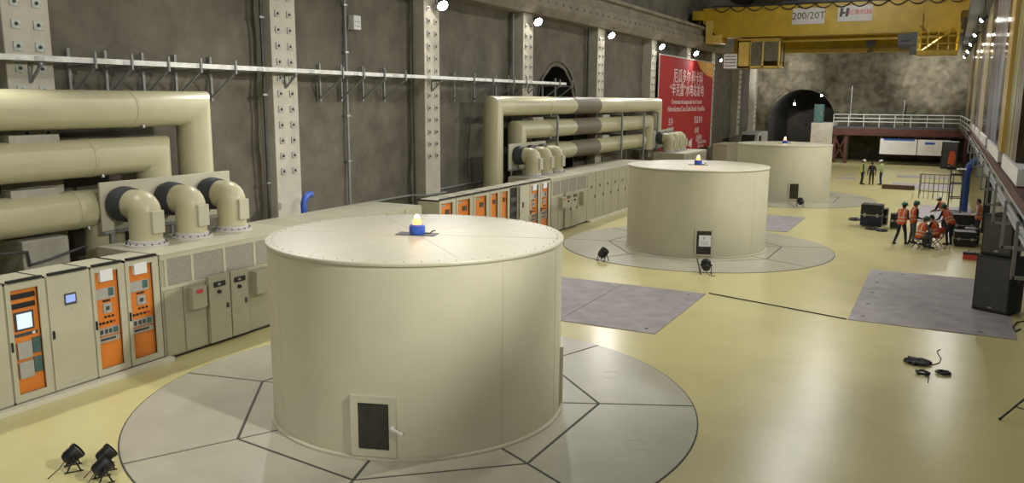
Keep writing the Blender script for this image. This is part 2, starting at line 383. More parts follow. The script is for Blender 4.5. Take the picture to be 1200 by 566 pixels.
def door_at(root, cx, cy, ang, w, z0, z1, name, win=True, notice=False, handle=True, frame=.12):
    a = math.radians(ang); r = R1
    T = Matrix.Translation((cx, cy, 0)) @ Matrix.Rotation(a, 4, 'Z')
    b = MB(); x0, x1 = r-.06, r+.035
    b.box(x0, x1, -w/2, -w/2+frame, z0, z1, 0, T); b.box(x0, x1, w/2-frame, w/2, z0, z1, 0, T)
    b.box(x0, x1, -w/2+frame, w/2-frame, z0, z0+frame, 0, T); b.box(x0, x1, -w/2+frame, w/2-frame, z1-frame, z1, 0, T)
    d = sub(name, b, 'cream', root, smooth=0)
    b = MB(); b.box(x0, x1-.02, -w/2+frame, w/2-frame, z0+frame, z1-frame, 0, T); sub('window', b, 'glassdark' if win else 'cream', d, smooth=0)
    if handle:
        b = MB(); zc = (z0+z1)/2; b.cone(T @ Vector((x1, w/2-.06, zc)), T @ Vector((x1+.05, w/2-.06, zc)), .03, n=10); b.bar(T @ Vector((x1+.05, w/2-.08, zc+.02)), T @ Vector((x1+.06, w/2+.12, zc-.07)), .03); sub('handle', b, 'white', d)
    if notice:
        b = MB(); b.box(x1-.018, x1-.012, -w/2+frame+.09, w/2-frame-.01, z0+.36, z1-.22, 0, T); p = sub('notice', b, 'paper', d, smooth=0)
        b = MB(); b.box(x1-.012, x1-.010, -.02, .03, z0+.62, z0+.72, 0, T)
        for q in range(3): b.box(x1-.012, x1-.010, -.1, .17, z0+.42+.05*q, z0+.435+.05*q, 0, T)
        sub('notice_print', b, 'grey', p, smooth=0)
def housing(i, label, doors):
    cx, cy = UX, UY[i]
    t = thing('generator_housing', label, 'generator housing', (cx, cy, .018), 0, 'cylindrical generator housings')
    b = MB(); b.lathe([(R1, .018), (R1, HH-.05)], (cx, cy, 0), 160, cap0=False); sub('shell', b, 'shell', t)
    b = MB(); b.lathe([(R1+.07, .018), (R1+.07, .05), (R1+.005, .06)], (cx, cy, 0), 160, cap0=False, cap1=False); sub('base_skirt', b, 'cream', t, smooth=20)
    b = MB(); b.lathe([(R1+.025, HH-.055), (R1+.03, HH-.02), (R1+.02, HH), (R1-.05, HH+.004)], (cx, cy, 0), 160)
    for k in range(60):
        a = 2*PI*k/60; b.cone((cx+(R1-.09)*math.cos(a), cy+(R1-.09)*math.sin(a), HH+.004), (cx+(R1-.09)*math.cos(a), cy+(R1-.09)*math.sin(a), HH+.016), .013, n=6)
    sub('top_cover', b, 'cream', t, smooth=30)
    for a in (-25, 8, 65, 125, 185, -115):
        b = MB()
        T = Matrix.Translation((cx, cy, 0)) @ Matrix.Rotation(math.radians(a), 4, 'Z'); b.box(R1-.01, R1+.004, -.005, .005, .06, HH-.06, 0, T); sub('seam', b, 'shell', t, smooth=0)
    for a in range(0, 360, 60):
        T = Matrix.Translation((cx, cy, 0)) @ Matrix.Rotation(math.radians(a+20), 4, 'Z'); b = MB(); b.box(.3, R1-.06, -.006, .006, HH+.001, HH+.007, 0, T); sub('cover_seam', b, 'shell', t, smooth=0)
    for d in doors: door_at(t, cx, cy, **d)
    # beacon on the roof
    q = thing('warning_beacon', ['red warning beacon on blue base atop the nearest housing', 'small red warning beacon on blue base atop the middle housing', 'tiny red warning beacon atop the farthest housing'][i], 'warning light', (cx, cy, HH+.004), .3, 'beacons on the housing tops')
    b = MB(); b.box(-.38, .38, -.17, .17, 0, .012); sub('base_plate', b, 'darkgrey', q, local=True, smooth=0)
    b = MB(); b.lathe([(.135, .012), (.15, .05), (.15, .16), (.12, .19)], n=24); sub('beacon_base', b, 'blue', q, local=True)
    b = MB(); b.lathe([(.085, .19), (.085, .25), (.06, .31), (.02, .33)], n=20); l = sub('beacon_lens', b, 'redlens', q, local=True)
    b = MB(); b.ball((0, 0, .335), .045, 12); sub('beacon_bulb', b, 'bulb', l, local=True)
    b = MB(); b.tube([(.14, .02, .03), (.24, .06, .02), (.27, .08, .06), (.33, .09, .07)], .012, 6); sub('cable', b, 'darkgrey', q, local=True)
    ld = bpy.data.lights.new('beacon_light', 'POINT'); ld.energy = 1.5; ld.color = (1, .35, .15); ld.shadow_soft_size = .06
    lo = bpy.data.objects.new('beacon_light', ld); C.objects.link(lo); lo.location = (cx, cy, HH+.46)
housing(0, 'largest and nearest cream cylindrical housing with a dark window low on its front', [dict(ang=-71, w=.76, z0=.07, z1=1.10, name='access_door'), dict(ang=29, w=.8, z0=.1, z1=1.2, name='access_door')])
housing(1, 'middle cream cylindrical housing with a white notice on its small dark window', [dict(ang=-68, w=.66, z0=.1, z1=1.1, name='access_door', notice=True, handle=False, frame=.06)])
housing(2, 'farthest cream cylindrical housing with a plain black window', [dict(ang=-66.5, w=.62, z0=.15, z1=1.15, name='access_door', handle=False, frame=.06)])

# ------------------------------------------------------------------ checker plate hatch covers in the floor
def hatch(x0, x1, y0, y1, label, split=1, dots=None):
    t = thing('hatch_cover', label, 'floor cover', ((x0+x1)/2, (y0+y1)/2, 0), 0, 'grey hatch covers')
    w = (x1-x0)/split
    for k in range(split):
        b = MB(); b.box(x0+w*k+.012, x0+w*(k+1)-.012, y0, y1, 0, .016); o = sub('cover_plate', b, 'grating', t, smooth=0, bevel=.006)
    b = MB()
    for (x, y) in dots or []: b.cone((x, y, .014), (x, y, .018), .06, n=10)
    if dots: sub('lifting_sockets', b, 'joint', t)
hatch(-11.4, -6.05, 19.15, 24.1, 'large grey checker hatch cover between the nearest and middle housings', 2, [(-10.9, 19.6), (-6.4, 19.5), (-6.5, 23.7)])
hatch(-1.95, 2.0, 23.05, 30.6, 'large grey hatch cover in front of the tall black loudspeakers', 1, [(-1.6, 23.6), (-1.6, 25.2), (-1.6, 26.8), (-1.6, 28.4), (-1.6, 30), (1.2, 23.4), (-.9, 30.2)])
hatch(-10.6, -5.95, 37.7, 43.0, 'grey hatch cover between the middle and farthest housings', 1)
hatch(-1.0, 1.6, 44.6, 51.8, 'grey hatch cover beyond the crouching workers, before the guard rail', 1)
hatch(-3.2, .75, 61.5, 65.6, 'far grey hatch cover just behind the lime vested workers', 1)
hatch(-3.2, .6, 70.6, 72.6, 'thin far grey hatch cover below the white hanging sheet', 1)
hatch(-7.2, -5.9, 66.8, 68.0, 'small dark hatch cover left of the lime vested workers, nearer one', 1)
hatch(-7.2, -6.1, 69.8, 70.7, 'small dark hatch cover left of the lime vested workers, farther one', 1)
# dark cable strip on the floor
b = MB(); a0, a1, a2 = Vector((-6.0, 24.2, 0)), Vector((-4.2, 23.7, 0)), Vector((-1.97, 23.05, 0))
b.tube([p+Vector((0, 0, .012)) for p in (a0, a1, a2)], .022, 6); solo('floor_cable', b, 'joint', a0, 'thin dark cable running between the two large grey hatch covers', 'cable')
# ------------------------------------------------------------------ control cabinets along the left side
XF = -14.95; CT = 2.42
def cabinet(y0, y1, label, kind, depth=.9, open_door=False):
    t = thing('control_cabinet', label, 'cabinet', (XF-depth/2, (y0+y1)/2, 0), 0, 'cream control cabinets')
    w = y1-y0; xb = XF-depth
    hollow = kind in ('B', 'D', 'O', 'open')
    b = MB()
    if hollow:
        b.box(xb, xb+.03, y0, y1, .1, CT); b.box(xb, XF-.03, y0, y0+.04, .1, CT); b.box(xb, XF-.03, y1-.04, y1, .1, CT); b.box(xb, XF-.03, y0, y1, .1, .14); b.box(xb, XF-.03, y0, y1, CT-.05, CT)
    else: b.box(xb, XF-.03, y0, y1, .1, CT)
    sub('body', b, 'cream', t, smooth=0)
    b = MB(); b.box(xb+.02, XF-.06, y0, y1, 0, .1); sub('base', b, 'darkgrey', t, smooth=0)
    b = MB(); b.box(XF-.06, XF+.02, y0+.06, y1-.06, CT+.0, CT+.045); sub('top_trim', b, 'black', t, smooth=0)
    d0, d1, z0, z1 = y0+.012, y1-.012, .13, CT-.03
    def rect(name, par, m, u0, u1, v0, v1, x0=XF-.002, x1=XF+.006, Y=(d0, d1), Z=(z0, z1)):
        b = MB(); a = Y[0]+(Y[1]-Y[0])*u0; c = Y[0]+(Y[1]-Y[0])*u1
        b.box(x0, x1, a, c, Z[0]+(Z[1]-Z[0])*v0, Z[0]+(Z[1]-Z[0])*v1); return sub(name, b, m, par, smooth=0)
    if kind == 'plain':
        b = MB(); b.box(XF-.03, XF, d0, d1, z0, z1); d = sub('door', b, 'cream', t, smooth=0, bevel=.006)
        rect('handle', d, 'black', .03, .07, .46, .53, XF, XF+.03)
        f = rect('screen_bezel', d, 'darkgrey', .36, .64, .73, .83, XF-.002, XF+.015); rect('screen', f, 'screen2', .39, .61, .75, .815, XF+.01, XF+.018)
        b = MB(); yc = d0+(d1-d0)*.5; b.prism([(yc-.035, 1.66), (yc+.035, 1.66), (yc, 1.73)], XF, XF+.003, 0, Matrix(((0, 0, 1, 0), (1, 0, 0, 0), (0, 1, 0, 0), (0, 0, 0, 1)))); sub('warning_mark', b, 'grey', d, smooth=0)
        rect('name_plate', d, 'grey', .25, .62, .03, .036)
    elif kind == 'blank':
        b = MB(); b.box(XF-.03, XF, d0, d1, z0, z1); d = sub('door', b, 'cream', t, smooth=0, bevel=.006); rect('handle', d, 'black', .9, .95, .46, .53, XF, XF+.03)
    elif kind in ('B', 'D', 'O'):
        f = .075*w/.9
        o0, o1, p0, p1 = (d0+f*1.4, d1-f*2.2, z0+.14, z1-.12) if kind == 'B' else (d0+f*1.2, d1-f*2.2, z0+.13, z1-.10)
        b = MB(); b.box(XF-.03, XF, d0, o0, z0, z1); b.box(XF-.03, XF, o1, d1, z0, z1); b.box(XF-.03, XF, o0, o1, z0, p0); b.box(XF-.03, XF, o0, o1, p1, z1)
        d = sub('door', b, 'cream', t, smooth=0)
        rect('handle', d, 'black', .02, .06, .44, .52, XF, XF+.03)
        xp = XF-.075
        b = MB(); b.box(xp-.02, xp, o0-.01, o1+.01, p0-.01, p1+.01); p = sub('mounting_panel', b, 'orange', t, smooth=0)
        def el(name, m, s0, s1, t0, t1, dx=.012, par=None): return rect(name, par or p, m, s0, s1, 1-t1, 1-t0, xp-.002, xp+dx, (o0, o1), (p0, p1))
        if kind == 'O':
            el('name_plate', 'grey', .1, .5, .03, .06); el('meter', 'darkgrey', .5, .8, .12, .2, .03); el('relay_unit', 'grey', .1, .8, .5, .58, .03)
        elif kind == 'B':
            el('terminal_strip', 'black', .04, .95, .045, .095); el('terminal_strip', 'black', .04, .92, .135, .185)
            q = el('screen_bezel', 'darkgrey', .12, .82, .22, .40, .02); el('touch_screen', 'screen', .20, .74, .238, .382, .026, q)
            q = el('terminal_strip', 'darkgrey', .04, .92, .425, .455); el('white_switch', 'white', .72, .82, .428, .452, .02, q)
            for a, c in ((.51, .67), (.70, .86)):
                el('drive_unit', 'grey', .12, .64, a, c, .04); el('terminal_block', 'teal', .68, .97, a-.02, c-.03, .03); el('cable_duct', 'darkgrey', .03, .09, a+.01, c)
        else:
            el('paper_notice', 'paper', .22, .76, -.02, .10, .08)
            q = el('controller', 'grey', .0, .86, .175, .285, .03); el('controller_display', 'teal', .58, .80, .18, .262, .035, q)
            el('name_plate', 'black', .33, .66, .302, .318)
            q = el('meter', 'grey', .33, .68, .335, .435, .03); el('meter_face', 'darkgrey', .42, .58, .365, .405, .034, q)
            for a in (.28, .44, .60): el('push_button', 'black', a+.08, a+.17, .465, .485, .02)
            for a in (.12, .26, .42, .58, .74): el('push_button', 'label_red' if a > .7 else 'black', a, a+.09, .522, .545, .02)
            q = el('relay_unit', 'grey', .04, .92, .585, .66, .03)
            for a in (.10, .30, .48): el('relay_label', 'darkgrey', a, a+.13, .60, .645, .034, q)
            el('relay_window', 'teal', .66, .88, .592, .65, .034, q)
            q = el('relay_unit', 'grey', .04, .92, .68, .735, .03); el('relay_label', 'darkgrey', .1, .75, .69, .715, .034, q)
    elif kind == 'open':
        b = MB(); b.box(XF-.10, XF-.06, y0+.04, y1-.04, .14, CT-.05); e = sub('dark_interior', b, 'black', t, smooth=0)
        for z in (.6, 1.0, 1.4, 1.8): b = MB(); b.box(XF-.06, XF-.03, y0+.12, y1-.12, z, z+.18); sub('equipment_tray', b, 'darkgrey', e, smooth=0)
        b = MB(); b.box(XF+.035, XF+.06, y1+.02, y1+.02+w*.92, z0, z1); d = sub('door', b, 'cream', t, smooth=0); b = MB(); b.box(XF+.06, XF+.08, y1+w*.3, y1+w*.45, 1.5, 1.72); sub('document_pocket', b, 'darkgrey', d, smooth=0)
    return t
U1 = [(6.40, 7.33, 'B', 'orange panelled cabinet cut by the left frame edge, outermost of the near row'), (7.34, 8.41, 'plain', 'plain cream cabinet at the left frame edge beside the orange touch screen cabinet'),
      (8.42, 9.20, 'B', 'cream cabinet whose orange panel carries a lit touch screen'),
      (9.21, 10.12, 'plain', 'plain cream cabinet with small blue lit screen, near row on the left'), (10.13, 10.90, 'D', 'nearer of the two orange panelled cabinets with white paper notices, near row'),
      (10.91, 11.74, 'D', 'end cabinet of the near row, orange panel and white paper beside the breaker enclosure')]
for y0, y1, k, l in U1: cabinet(y0, y1, l, k)
U2 = [(22.95, 24.0, 'O', 'first orange panelled cabinet of the far row, seen just over the housing rim'), (24.02, 25.2, 'O', 'second orange panelled cabinet of the far row from the left'), (25.22, 26.4, 'O', 'third orange panelled cabinet of the far row from the left'),
      (26.42, 27.2, 'O', 'fourth orange panelled cabinet of the far row from the left'), (27.22, 28.0, 'O', 'orange panelled cabinet left of the open black cabinet, far row'),
      (28.02, 28.75, 'open', 'far row cabinet standing open with black inside'), (28.77, 29.75, 'plain', 'plain far row cabinet between the open cabinet and two orange ones'),
      (29.77, 30.75, 'D', 'far row orange cabinet right after the plain one'), (30.77, 31.75, 'D', 'last orange cabinet of the far row, with white paper, against the second breaker enclosure')]
for y0, y1, k, l in U2: cabinet(y0, y1, l, k)
# low plinth kerbs in front of the cabinets
b = MB(); b.box(-14.94, -14.76, 2, 11.86, 0, .11); solo('plinth_kerb', b, 'kerb', (-14.88, 7, 0), 'pale low kerb along the foot of the near cabinet row', 'kerb', smooth=0, bevel=.01)
b = MB(); b.box(-14.94, -14.76, 35.9, 44, 0, .11); solo('plinth_kerb', b, 'kerb', (-14.88, 40, 0), 'pale low kerb along the foot of the far tall cubicles', 'kerb', smooth=0, bevel=.01)

def enclosure(y0, y1, label, panels, doors, ytop=None):
    """generator breaker enclosure: mesh panels above, doors below"""
    t = thing('breaker_enclosure', label, 'enclosure', (-16.0, (y0+y1)/2, 0), 0, 'breaker enclosures')
    b = MB(); b.box(-17.05, XF-.0, y0, y1, .07, CT-.03); sub('body', b, 'cream2', t, smooth=0)
    b = MB(); b.box(-17.0, XF-.05, y0+.02, y1-.02, 0, .07); sub('base', b, 'black', t, smooth=0)
    b = MB(); b.box(-17.07, XF+.03, y0, y1, CT-.03, CT); sub('top_plate', b, 'cream', t, smooth=0, bevel=.006)
    # frame of the upper strip with mesh panels set in
    b = MB(); b.box(XF-.0, XF+.02, y0, y1, CT-.13, CT-.03); b.box(XF, XF+.02, y0, y1, 1.60, 1.68)
    for y in panels: b.box(XF, XF+.02, y-.035, y+.035, 1.68, CT-.13)
    sub('upper_frame', b, 'cream', t, smooth=0)
    for a, c in zip(panels[:-1], panels[1:]):
        b = MB(); b.box(XF-.0, XF+.006, a+.035, c-.035, 1.68, CT-.13); sub('mesh_panel', b, 'mesh', t, smooth=0)
    for a, c, k in doors:
        out = .10 if k == 'meter' else .025
        b = MB(); b.box(XF, XF+out, a+.01, c-.01, .10, 1.59 if k != 'meter' else 1.70); d = sub('door', b, 'cream2', t, smooth=0, bevel=.008)
        yc = (a+c)/2
        if k == 'meter':
            b = MB(); b.box(XF+out, XF+out+.02, yc-.17, yc+.17, 1.42, 1.54); m = sub('meter', b, 'black', d, smooth=0)
            b = MB(); b.box(XF+out+.02, XF+out+.024, yc-.06, yc+.02, 1.455, 1.5); sub('meter_digits', b, 'grey', m, smooth=0)
            b = MB(); b.cone((XF+out, yc-.03, 1.30), (XF+out+.05, yc-.03, 1.30), .045, n=12); sub('rotary_switch', b, 'black', d)
            b = MB(); b.box(XF+out, XF+out+.025, c-.14, c-.08, .86, .98); sub('handle', b, 'darkgrey', d, smooth=0)
        if k == 'box':
            b = MB(); b.box(XF+.025, XF+.2, yc-.2, yc+.2, 1.05, 1.55); q = sub('terminal_box', b, 'cream2', d, smooth=0, bevel=.01)
            b = MB(); b.box(XF+.2, XF+.206, yc-.1, yc+.08, 1.40, 1.49); sub('warning_label', b, 'label_red', q, smooth=0)
        if k == 'greenbox':
            b = MB(); b.box(XF+.025, XF+.22, yc-.25, yc+.2, 1.0, 1.58); sub('terminal_box', b, 'cream2', d, smooth=0, bevel=.01)
    return t
def cubicles(y0, n, w, label0, base):
    for k in range(n):
        a = y0+k*w; b0 = a+w-.01
        t = thing('switchgear_cubicle', base % label0[k], 'cabinet', (-15.9, a+w/2, 0), 0, 'tall plain switchgear cubicles')
        b = MB(); b.box(-17.0, XF-.03, a, b0, .06, CT-.04); sub('body', b, 'cream2', t, smooth=0)
        b = MB(); b.box(-16.95, XF-.08, a, b0, 0, .06); sub('base', b, 'black', t, smooth=0)
        b = MB(); b.box(XF-.03, XF, a+.015, b0-.015, .09, CT-.08); d = sub('door', b, 'cream2', t, smooth=0, bevel=.008)
        b = MB(); b.box(XF, XF+.015, (a+b0)/2-.07, (a+b0)/2+.07, 1.6, 1.72); sub('indicator', b, 'darkgrey', d, smooth=0)
        b = MB(); b.box(XF, XF+.03, b0-.13, b0-.08, 1.1, 1.25); sub('handle', b, 'darkgrey', d, smooth=0)
enclosure(11.76, 16.15, 'breaker enclosure with grey mesh panels beside the near orange cabinets, three elbows on top', [11.9, 12.62, 13.56, 14.52, 15.4, 16.1], [(11.8, 12.30, 'n'), (12.32, 12.95, 'box'), (12.97, 13.62, 'meter'), (13.64, 14.2, 'meter'), (14.22, 15.0, 'greenbox'), (15.02, 16.1, 'n')])
cubicles(16.17, 6, .96, ['first', 'second', 'third', 'fourth', 'fifth', 'sixth'], '%s flat topped cubicle from the near breaker enclosure, behind the nearest housing')
enclosure(31.77, 35.85, 'second breaker enclosure with mesh panels, between the far orange cabinets and the far cubicles', [31.9, 32.7, 33.6, 34.5, 35.7], [(31.8, 32.5, 'n'), (32.52, 33.1, 'box'), (33.12, 33.8, 'meter'), (33.82, 34.5, 'meter'), (34.52, 35.8, 'greenbox')])
cubicles(35.88, 9, 1.06, ['first', 'second', 'third', 'fourth', 'fifth', 'sixth', 'seventh', 'eighth', 'ninth'], '%s plain tall cubicle from the second breaker enclosure, left of the middle housing')
enclosure(52.0, 57.5, 'farthest breaker enclosure, barely showing above the middle housing', [52.1, 53.4, 54.7, 56, 57.4], [(52.1, 54.7, 'n'), (54.75, 57.4, 'n')])
b = MB(); b.box(-17.2, -16.0, 68.2, 72.5, 0, 2.2); t = thing('equipment_box', 'plain pale box housing below the right foot of the red banner', 'cabinet', (-16.1, 63, 0)); sub('body', b, 'cream2', t, smooth=0, bevel=.03); b = MB(); b.box(-17.25, -15.95, 68.15, 72.55, 2.2, 2.26); sub('lid', b, 'cream', t, smooth=0)

# ------------------------------------------------------------------ bus duct elbows on the enclosures
def elbow(x, y, label, i):
    t = thing('bus_duct_elbow', label, 'duct elbow', (x, y, CT), 0, 'cream bus duct elbows with black couplings')
    R, ze = .36, 3.30
    b = MB(); c = [(x, y, CT+.1), (x, y, ze-.12)]
    for k in range(1, 5): a = PI/2*k/5; c.append((x-.15*(1-math.cos(a)), y, ze-.12+.15*math.sin(a)))
    c += [(x-.15, y, ze+.03), (x-.42, y, ze+.03)]
    b.tube(c, R, 28); sub('elbow_pipe', b, 'duct', t, smooth=50)
    b = MB(); b.lathe([(R+.03, 0), (R+.04, .06), (R+.04, .16), (R+.06, .2), (R+.06, .34), (R+.03, .44)], (x-.39, y, ze+.03), 28, axis=(-1, 0, 0)); sub('flexible_coupling', b, 'rubber', t)
    b = MB(); b.lathe([(R+.12, 0), (R+.12, .05), (R+.03, .06), (R+.03, .13), (R, .14)], (x, y, CT), 28)
    for k in range(16):
        a = 2*PI*k/16; b.cone((x+(R+.075)*math.cos(a), y+(R+.075)*math.sin(a), CT+.05), (x+(R+.075)*math.cos(a), y+(R+.075)*math.sin(a), CT+.08), .02, n=6, mi=1)
    sub('base_flange', b, ['signgrey', 'darkgrey'], t)
    b = MB(); b.box(x+R-.12, x+R+.06, y-.12, y+.20, CT+.30, CT+.82); sub('terminal_box', b, 'cream', t, smooth=0, bevel=.012)
def bushing_plate(y0, y1, x, label):
    t = thing('bushing_plate', label, 'plate', (x, (y0+y1)/2, CT), 0, 'cream bushing plates')
    b = MB(); b.box(x-.06, x+.0, y0, y1, 2.72, 3.86); sub('plate', b, 'cream', t, smooth=0, bevel=.01)
    for y in (y0+.25, (y0+y1)/2, y1-.25): b = MB(); b.box(x-.05, x-.01, y-.04, y+.04, CT-.02, 2.72); sub('leg', b, 'greysteel', t, smooth=0)
    b = MB(); b.box(x-.08, x+.05, y0, y1, 2.66, 2.72); sub('support_rail', b, 'greysteel', t, smooth=0)
E1 = [(-16.22, 12.46), (-16.22, 13.76), (-16.22, 15.06)]
for i, (x, y) in enumerate(E1): elbow(x, y, ['first elbow with black coupling above the near orange cabinets', 'middle one of the three large near elbows with black couplings', 'third near elbow, closest to the hose and column behind the nearest housing'][i], i)
bushing_plate(11.98, 15.85, -17.08, 'cream upright plate behind the three large near elbows')
for i, y in enumerate((32.6, 33.8, 35.0)): elbow(-16.24, y, ['leftmost elbow of the second trio, its black coupling in full view', 'middle elbow of the second trio on the second breaker enclosure', 'rightmost elbow of the second trio below the round duct ends'][i], i)
bushing_plate(31.95, 35.7, -17.1, 'cream upright plate behind the second trio of elbows')
for i, y in enumerate((53.0, 54.35, 55.7)): elbow(-16.28, y, ['first elbow of the tiny third trio, black coupling seen below the banner', 'middle elbow of the tiny third trio in front of the banner', 'last elbow of the tiny third trio in front of the banner'][i], i)
bushing_plate(52.3, 56.5, -17.12, 'cream plate behind the tiny third trio of elbows')

# ------------------------------------------------------------------ long bus ducts
XD = -17.6; RD = .44
def duct(path, label, saddles=(), bands=(), name='bus_duct', sleeve=None):
    p0 = path[0]
    t = thing(name, label, 'duct', p0, 0, 'long cream bus ducts')
    b = MB(); b.tube(path, RD, 40); sub('pipe', b, 'duct', t, smooth=35)
    for y, z in bands:
        b = MB(); b.lathe([(RD+.002, 0), (RD+.012, .01), (RD+.012, .11), (RD+.002, .12)], (XD, y, z), 40, axis=(0, 1, 0), cap0=False, cap1=False); sub('joint_band', b, 'duct', t)
        b = MB(); b.cone((XD+.20, y+.3, z-.39), (XD+.22, y+.3, z-.46), .045, n=10); sub('drain_plug', b, 'steel', t)
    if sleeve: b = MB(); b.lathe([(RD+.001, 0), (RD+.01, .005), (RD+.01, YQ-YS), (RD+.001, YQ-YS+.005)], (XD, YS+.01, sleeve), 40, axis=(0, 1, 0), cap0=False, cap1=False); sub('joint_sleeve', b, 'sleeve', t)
    for y, z in saddles:
        b = MB(); b.box(XD-.2, XD+.14, y-.55, y+.55, z+RD-.03, z+RD+.14); sub('saddle_block', b, 'dirt', t, smooth=0)
    return t
ZD = (5.52, 4.40, 3.23)
dy = lambda px, py: at(px, py, x=XD).y
YA, YB, YC = dy(227, 150), dy(179, 200), dy(120, 240)
duct([(XD, -2, ZD[0]), (XD, YA, ZD[0]), (XD, YA, 2.6)], 'topmost near cream duct turning down beside the column', (), [(13.2, ZD[0])])
duct([(XD, -2, ZD[1]), (XD, YB, ZD[1]), (XD, YB, 2.6)], 'middle near cream duct, second of three at left', [(dy(36, 165), ZD[1])], [(12.0, ZD[1])])
duct([(XD, -2, ZD[2]), (XD, YC, ZD[2]), (XD, YC, 2.0)], 'lowest near cream duct ending behind the first elbow', [(dy(38, 228), ZD[2])], [(11.55, ZD[2])])
YE = dy(668, 120)-.35
duct([(XD-2.6, YE, ZD[0]), (XD, YE, ZD[0]), (XD, dy(578, 160), ZD[0]), (XD, dy(578, 160), 1.0)], 'topmost duct of the central stack with the tall upright limb', [], [(36.5, ZD[0])])
duct([(XD-2.6, YE, ZD[1]), (XD, YE, ZD[1]), (XD, dy(606, 170), ZD[1]), (XD, dy(606, 170), 2.6)], 'middle duct of the central stack, rounded end right', [(35.6, ZD[1])], [(36.5, ZD[1])])
duct([(XD-2.6, YE, ZD[2]), (XD, YE, ZD[2]), (XD, 34.5, ZD[2])], 'lowest duct of the central stack behind the second trio of elbows', [(35.6, ZD[2])], [(36.5, ZD[2])])
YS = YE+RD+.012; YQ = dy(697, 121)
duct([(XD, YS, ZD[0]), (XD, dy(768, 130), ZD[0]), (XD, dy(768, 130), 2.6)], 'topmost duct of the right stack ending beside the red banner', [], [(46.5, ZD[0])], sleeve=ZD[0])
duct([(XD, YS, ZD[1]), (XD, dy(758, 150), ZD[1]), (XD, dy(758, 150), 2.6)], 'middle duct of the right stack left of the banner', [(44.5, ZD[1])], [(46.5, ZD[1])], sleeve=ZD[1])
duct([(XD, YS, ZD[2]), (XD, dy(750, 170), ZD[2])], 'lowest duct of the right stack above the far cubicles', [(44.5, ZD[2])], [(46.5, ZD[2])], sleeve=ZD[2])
# steel racks that carry the ducts
for i, (y, l) in enumerate([(36.9, 'thin steel rack post carrying the central duct stack'), (46.0, 'left thin steel rack carrying the right duct stack'), (50.0, 'middle thin steel rack carrying the right duct stack'), (52.75, 'greenish steel rack post at the right end of the duct stack')]):
    t = thing('duct_rack', l, 'rack', (XD, y, 0), 0, 'steel duct racks')
    for x in (XD+.55, XD-.62): b = MB(); b.box(x-.05, x+.05, y-.05, y+.05, 0, 5.02); sub('post', b, 'greysteel', t, smooth=0)
    for z in (ZD[0]-RD-.08, ZD[1]-RD-.08, ZD[2]-RD-.08): b = MB(); b.box(XD-.62, XD+.55, y-.05, y+.05, z-.05, z+.07); sub('cross_bar', b, 'greysteel', t, smooth=0)
t = thing('concrete_plinth', 'stained concrete block with cables behind the near touch screen cabinet', 'concrete block', (-17.9, 10.9, 0))
b = MB(); b.box(-18.35, -17.35, 10.25, 11.3, 0, 2.72); sub('block', b, 'dirt', t, smooth=0, bevel=.03)
b = MB(); b.tube([(-17.3, 9.2, 2.6), (-17.28, 10.3, 2.5), (-17.3, 10.35, 2.2), (-17.3, 10.8, 2.25), (-17.28, 11.0, 2.3), (-17.3, 11.7, 2.42)], .03, 8); sub('cable', b, 'darkgrey', t)

# ------------------------------------------------------------------ cable tray on the left wall
t = thing('cable_tray', 'long bright steel cable tray running along the left wall on brackets', 'cable tray', (-17.9, 20, 6.5))
b = MB(); xa, xb_, zt = -18.22, -17.82, 6.58
YT = 39.6
b.box(xb_-.012, xb_, 3, YT, zt-.02, zt+.12); b.box(xa, xa+.012, 3, YT, zt-.02, zt+.12); b.box(xa, xb_, 3, YT, zt-.02, zt-.005)
sub('tray', b, 'tray', t, smooth=0)
for y in (5.5, 7.5, 9.5): pass
for px in (88, 131, 174, 212, 253, 380, 405, 430, 455, 537, 560, 585, 600, 640, 655):
    y = at(px, 90, x=-18.6).y
    b = MB(); b.bar((XL+.14, y, 5.7), (XL+.14, y, 6.95), .07); b.bar((XL+.12, y, zt-.06), (xb_+.02, y, zt-.06), .06); b.bar((XL+.15, y, 5.8), (xb_-.02, y, zt-.09), .05); b.bar((xb_+.02, y, zt-.12), (xb_+.02, y, zt+.26), .05)
    sub('bracket', b, 'greysteel', t, smooth=0)
for y in (11.35, 19.4, 27.6, 36.1):
    b = MB(); b.bar((-18.28, y, 6.1), (-18.28, y, 6.5), .06); b.bar((-18.28, y, zt-.06), (xb_, y, zt-.06), .06); b.bar((-18.27, y, 6.12), (xb_-.03, y, zt-.08), .05); sub('bracket', b, 'greysteel', t, smooth=0)
for k in range(14):
    y = 9+k*2.2; b = MB(); b.box(xb_-.002, xb_+.008, y, y+.22, zt-.0, zt+.1); sub('splice_plate', b, 'steel', t, smooth=0)
# conduits, junction box, hose and pipe
def wpipe(name, pts, r, m, label, cat, clamps=()):
    t = thing(name, label, cat, pts[0])
    b = MB(); b.tube(pts, r, 10); sub('pipe', b, m, t)
    for c in clamps: b = MB(); b.box(c[0]-.05, c[0]+.06, c[1]-.09, c[1]+.09, c[2]-.03, c[2]+.03); sub('clamp', b, 'steel', t, smooth=0)
XW = XL+.13
wpipe('conduit', [(XW, 23.0, 0), (XW, 23.0, 9.8)], .05, 'greysteel', 'vertical grey conduit on rock wall right of the hose column', 'conduit', [(XW, 23.0, z) for z in (1.9, 3.6, 5.2, 7.4, 9.0)])
wpipe('conduit', [(XW+.3, 18.72, 0), (XW+.3, 18.72, 9.8)], .045, 'darkgrey', 'dark vertical conduit hugging the left side of the hose column', 'conduit', [(XW+.3, 18.72, z) for z in (3.2, 5.9, 8.2)])
wpipe('conduit', [(XW+.1, 26.95, 0), (XW+.1, 26.95, 9.8)], .04, 'darkgrey', 'thin vertical conduit left of the highest lamp column', 'conduit')
wpipe('conduit', [(XW+.1, 35.3, 0), (XW+.1, 35.3, 9.8)], .06, 'greysteel', 'vertical conduit left of the column by the side tunnel', 'conduit')
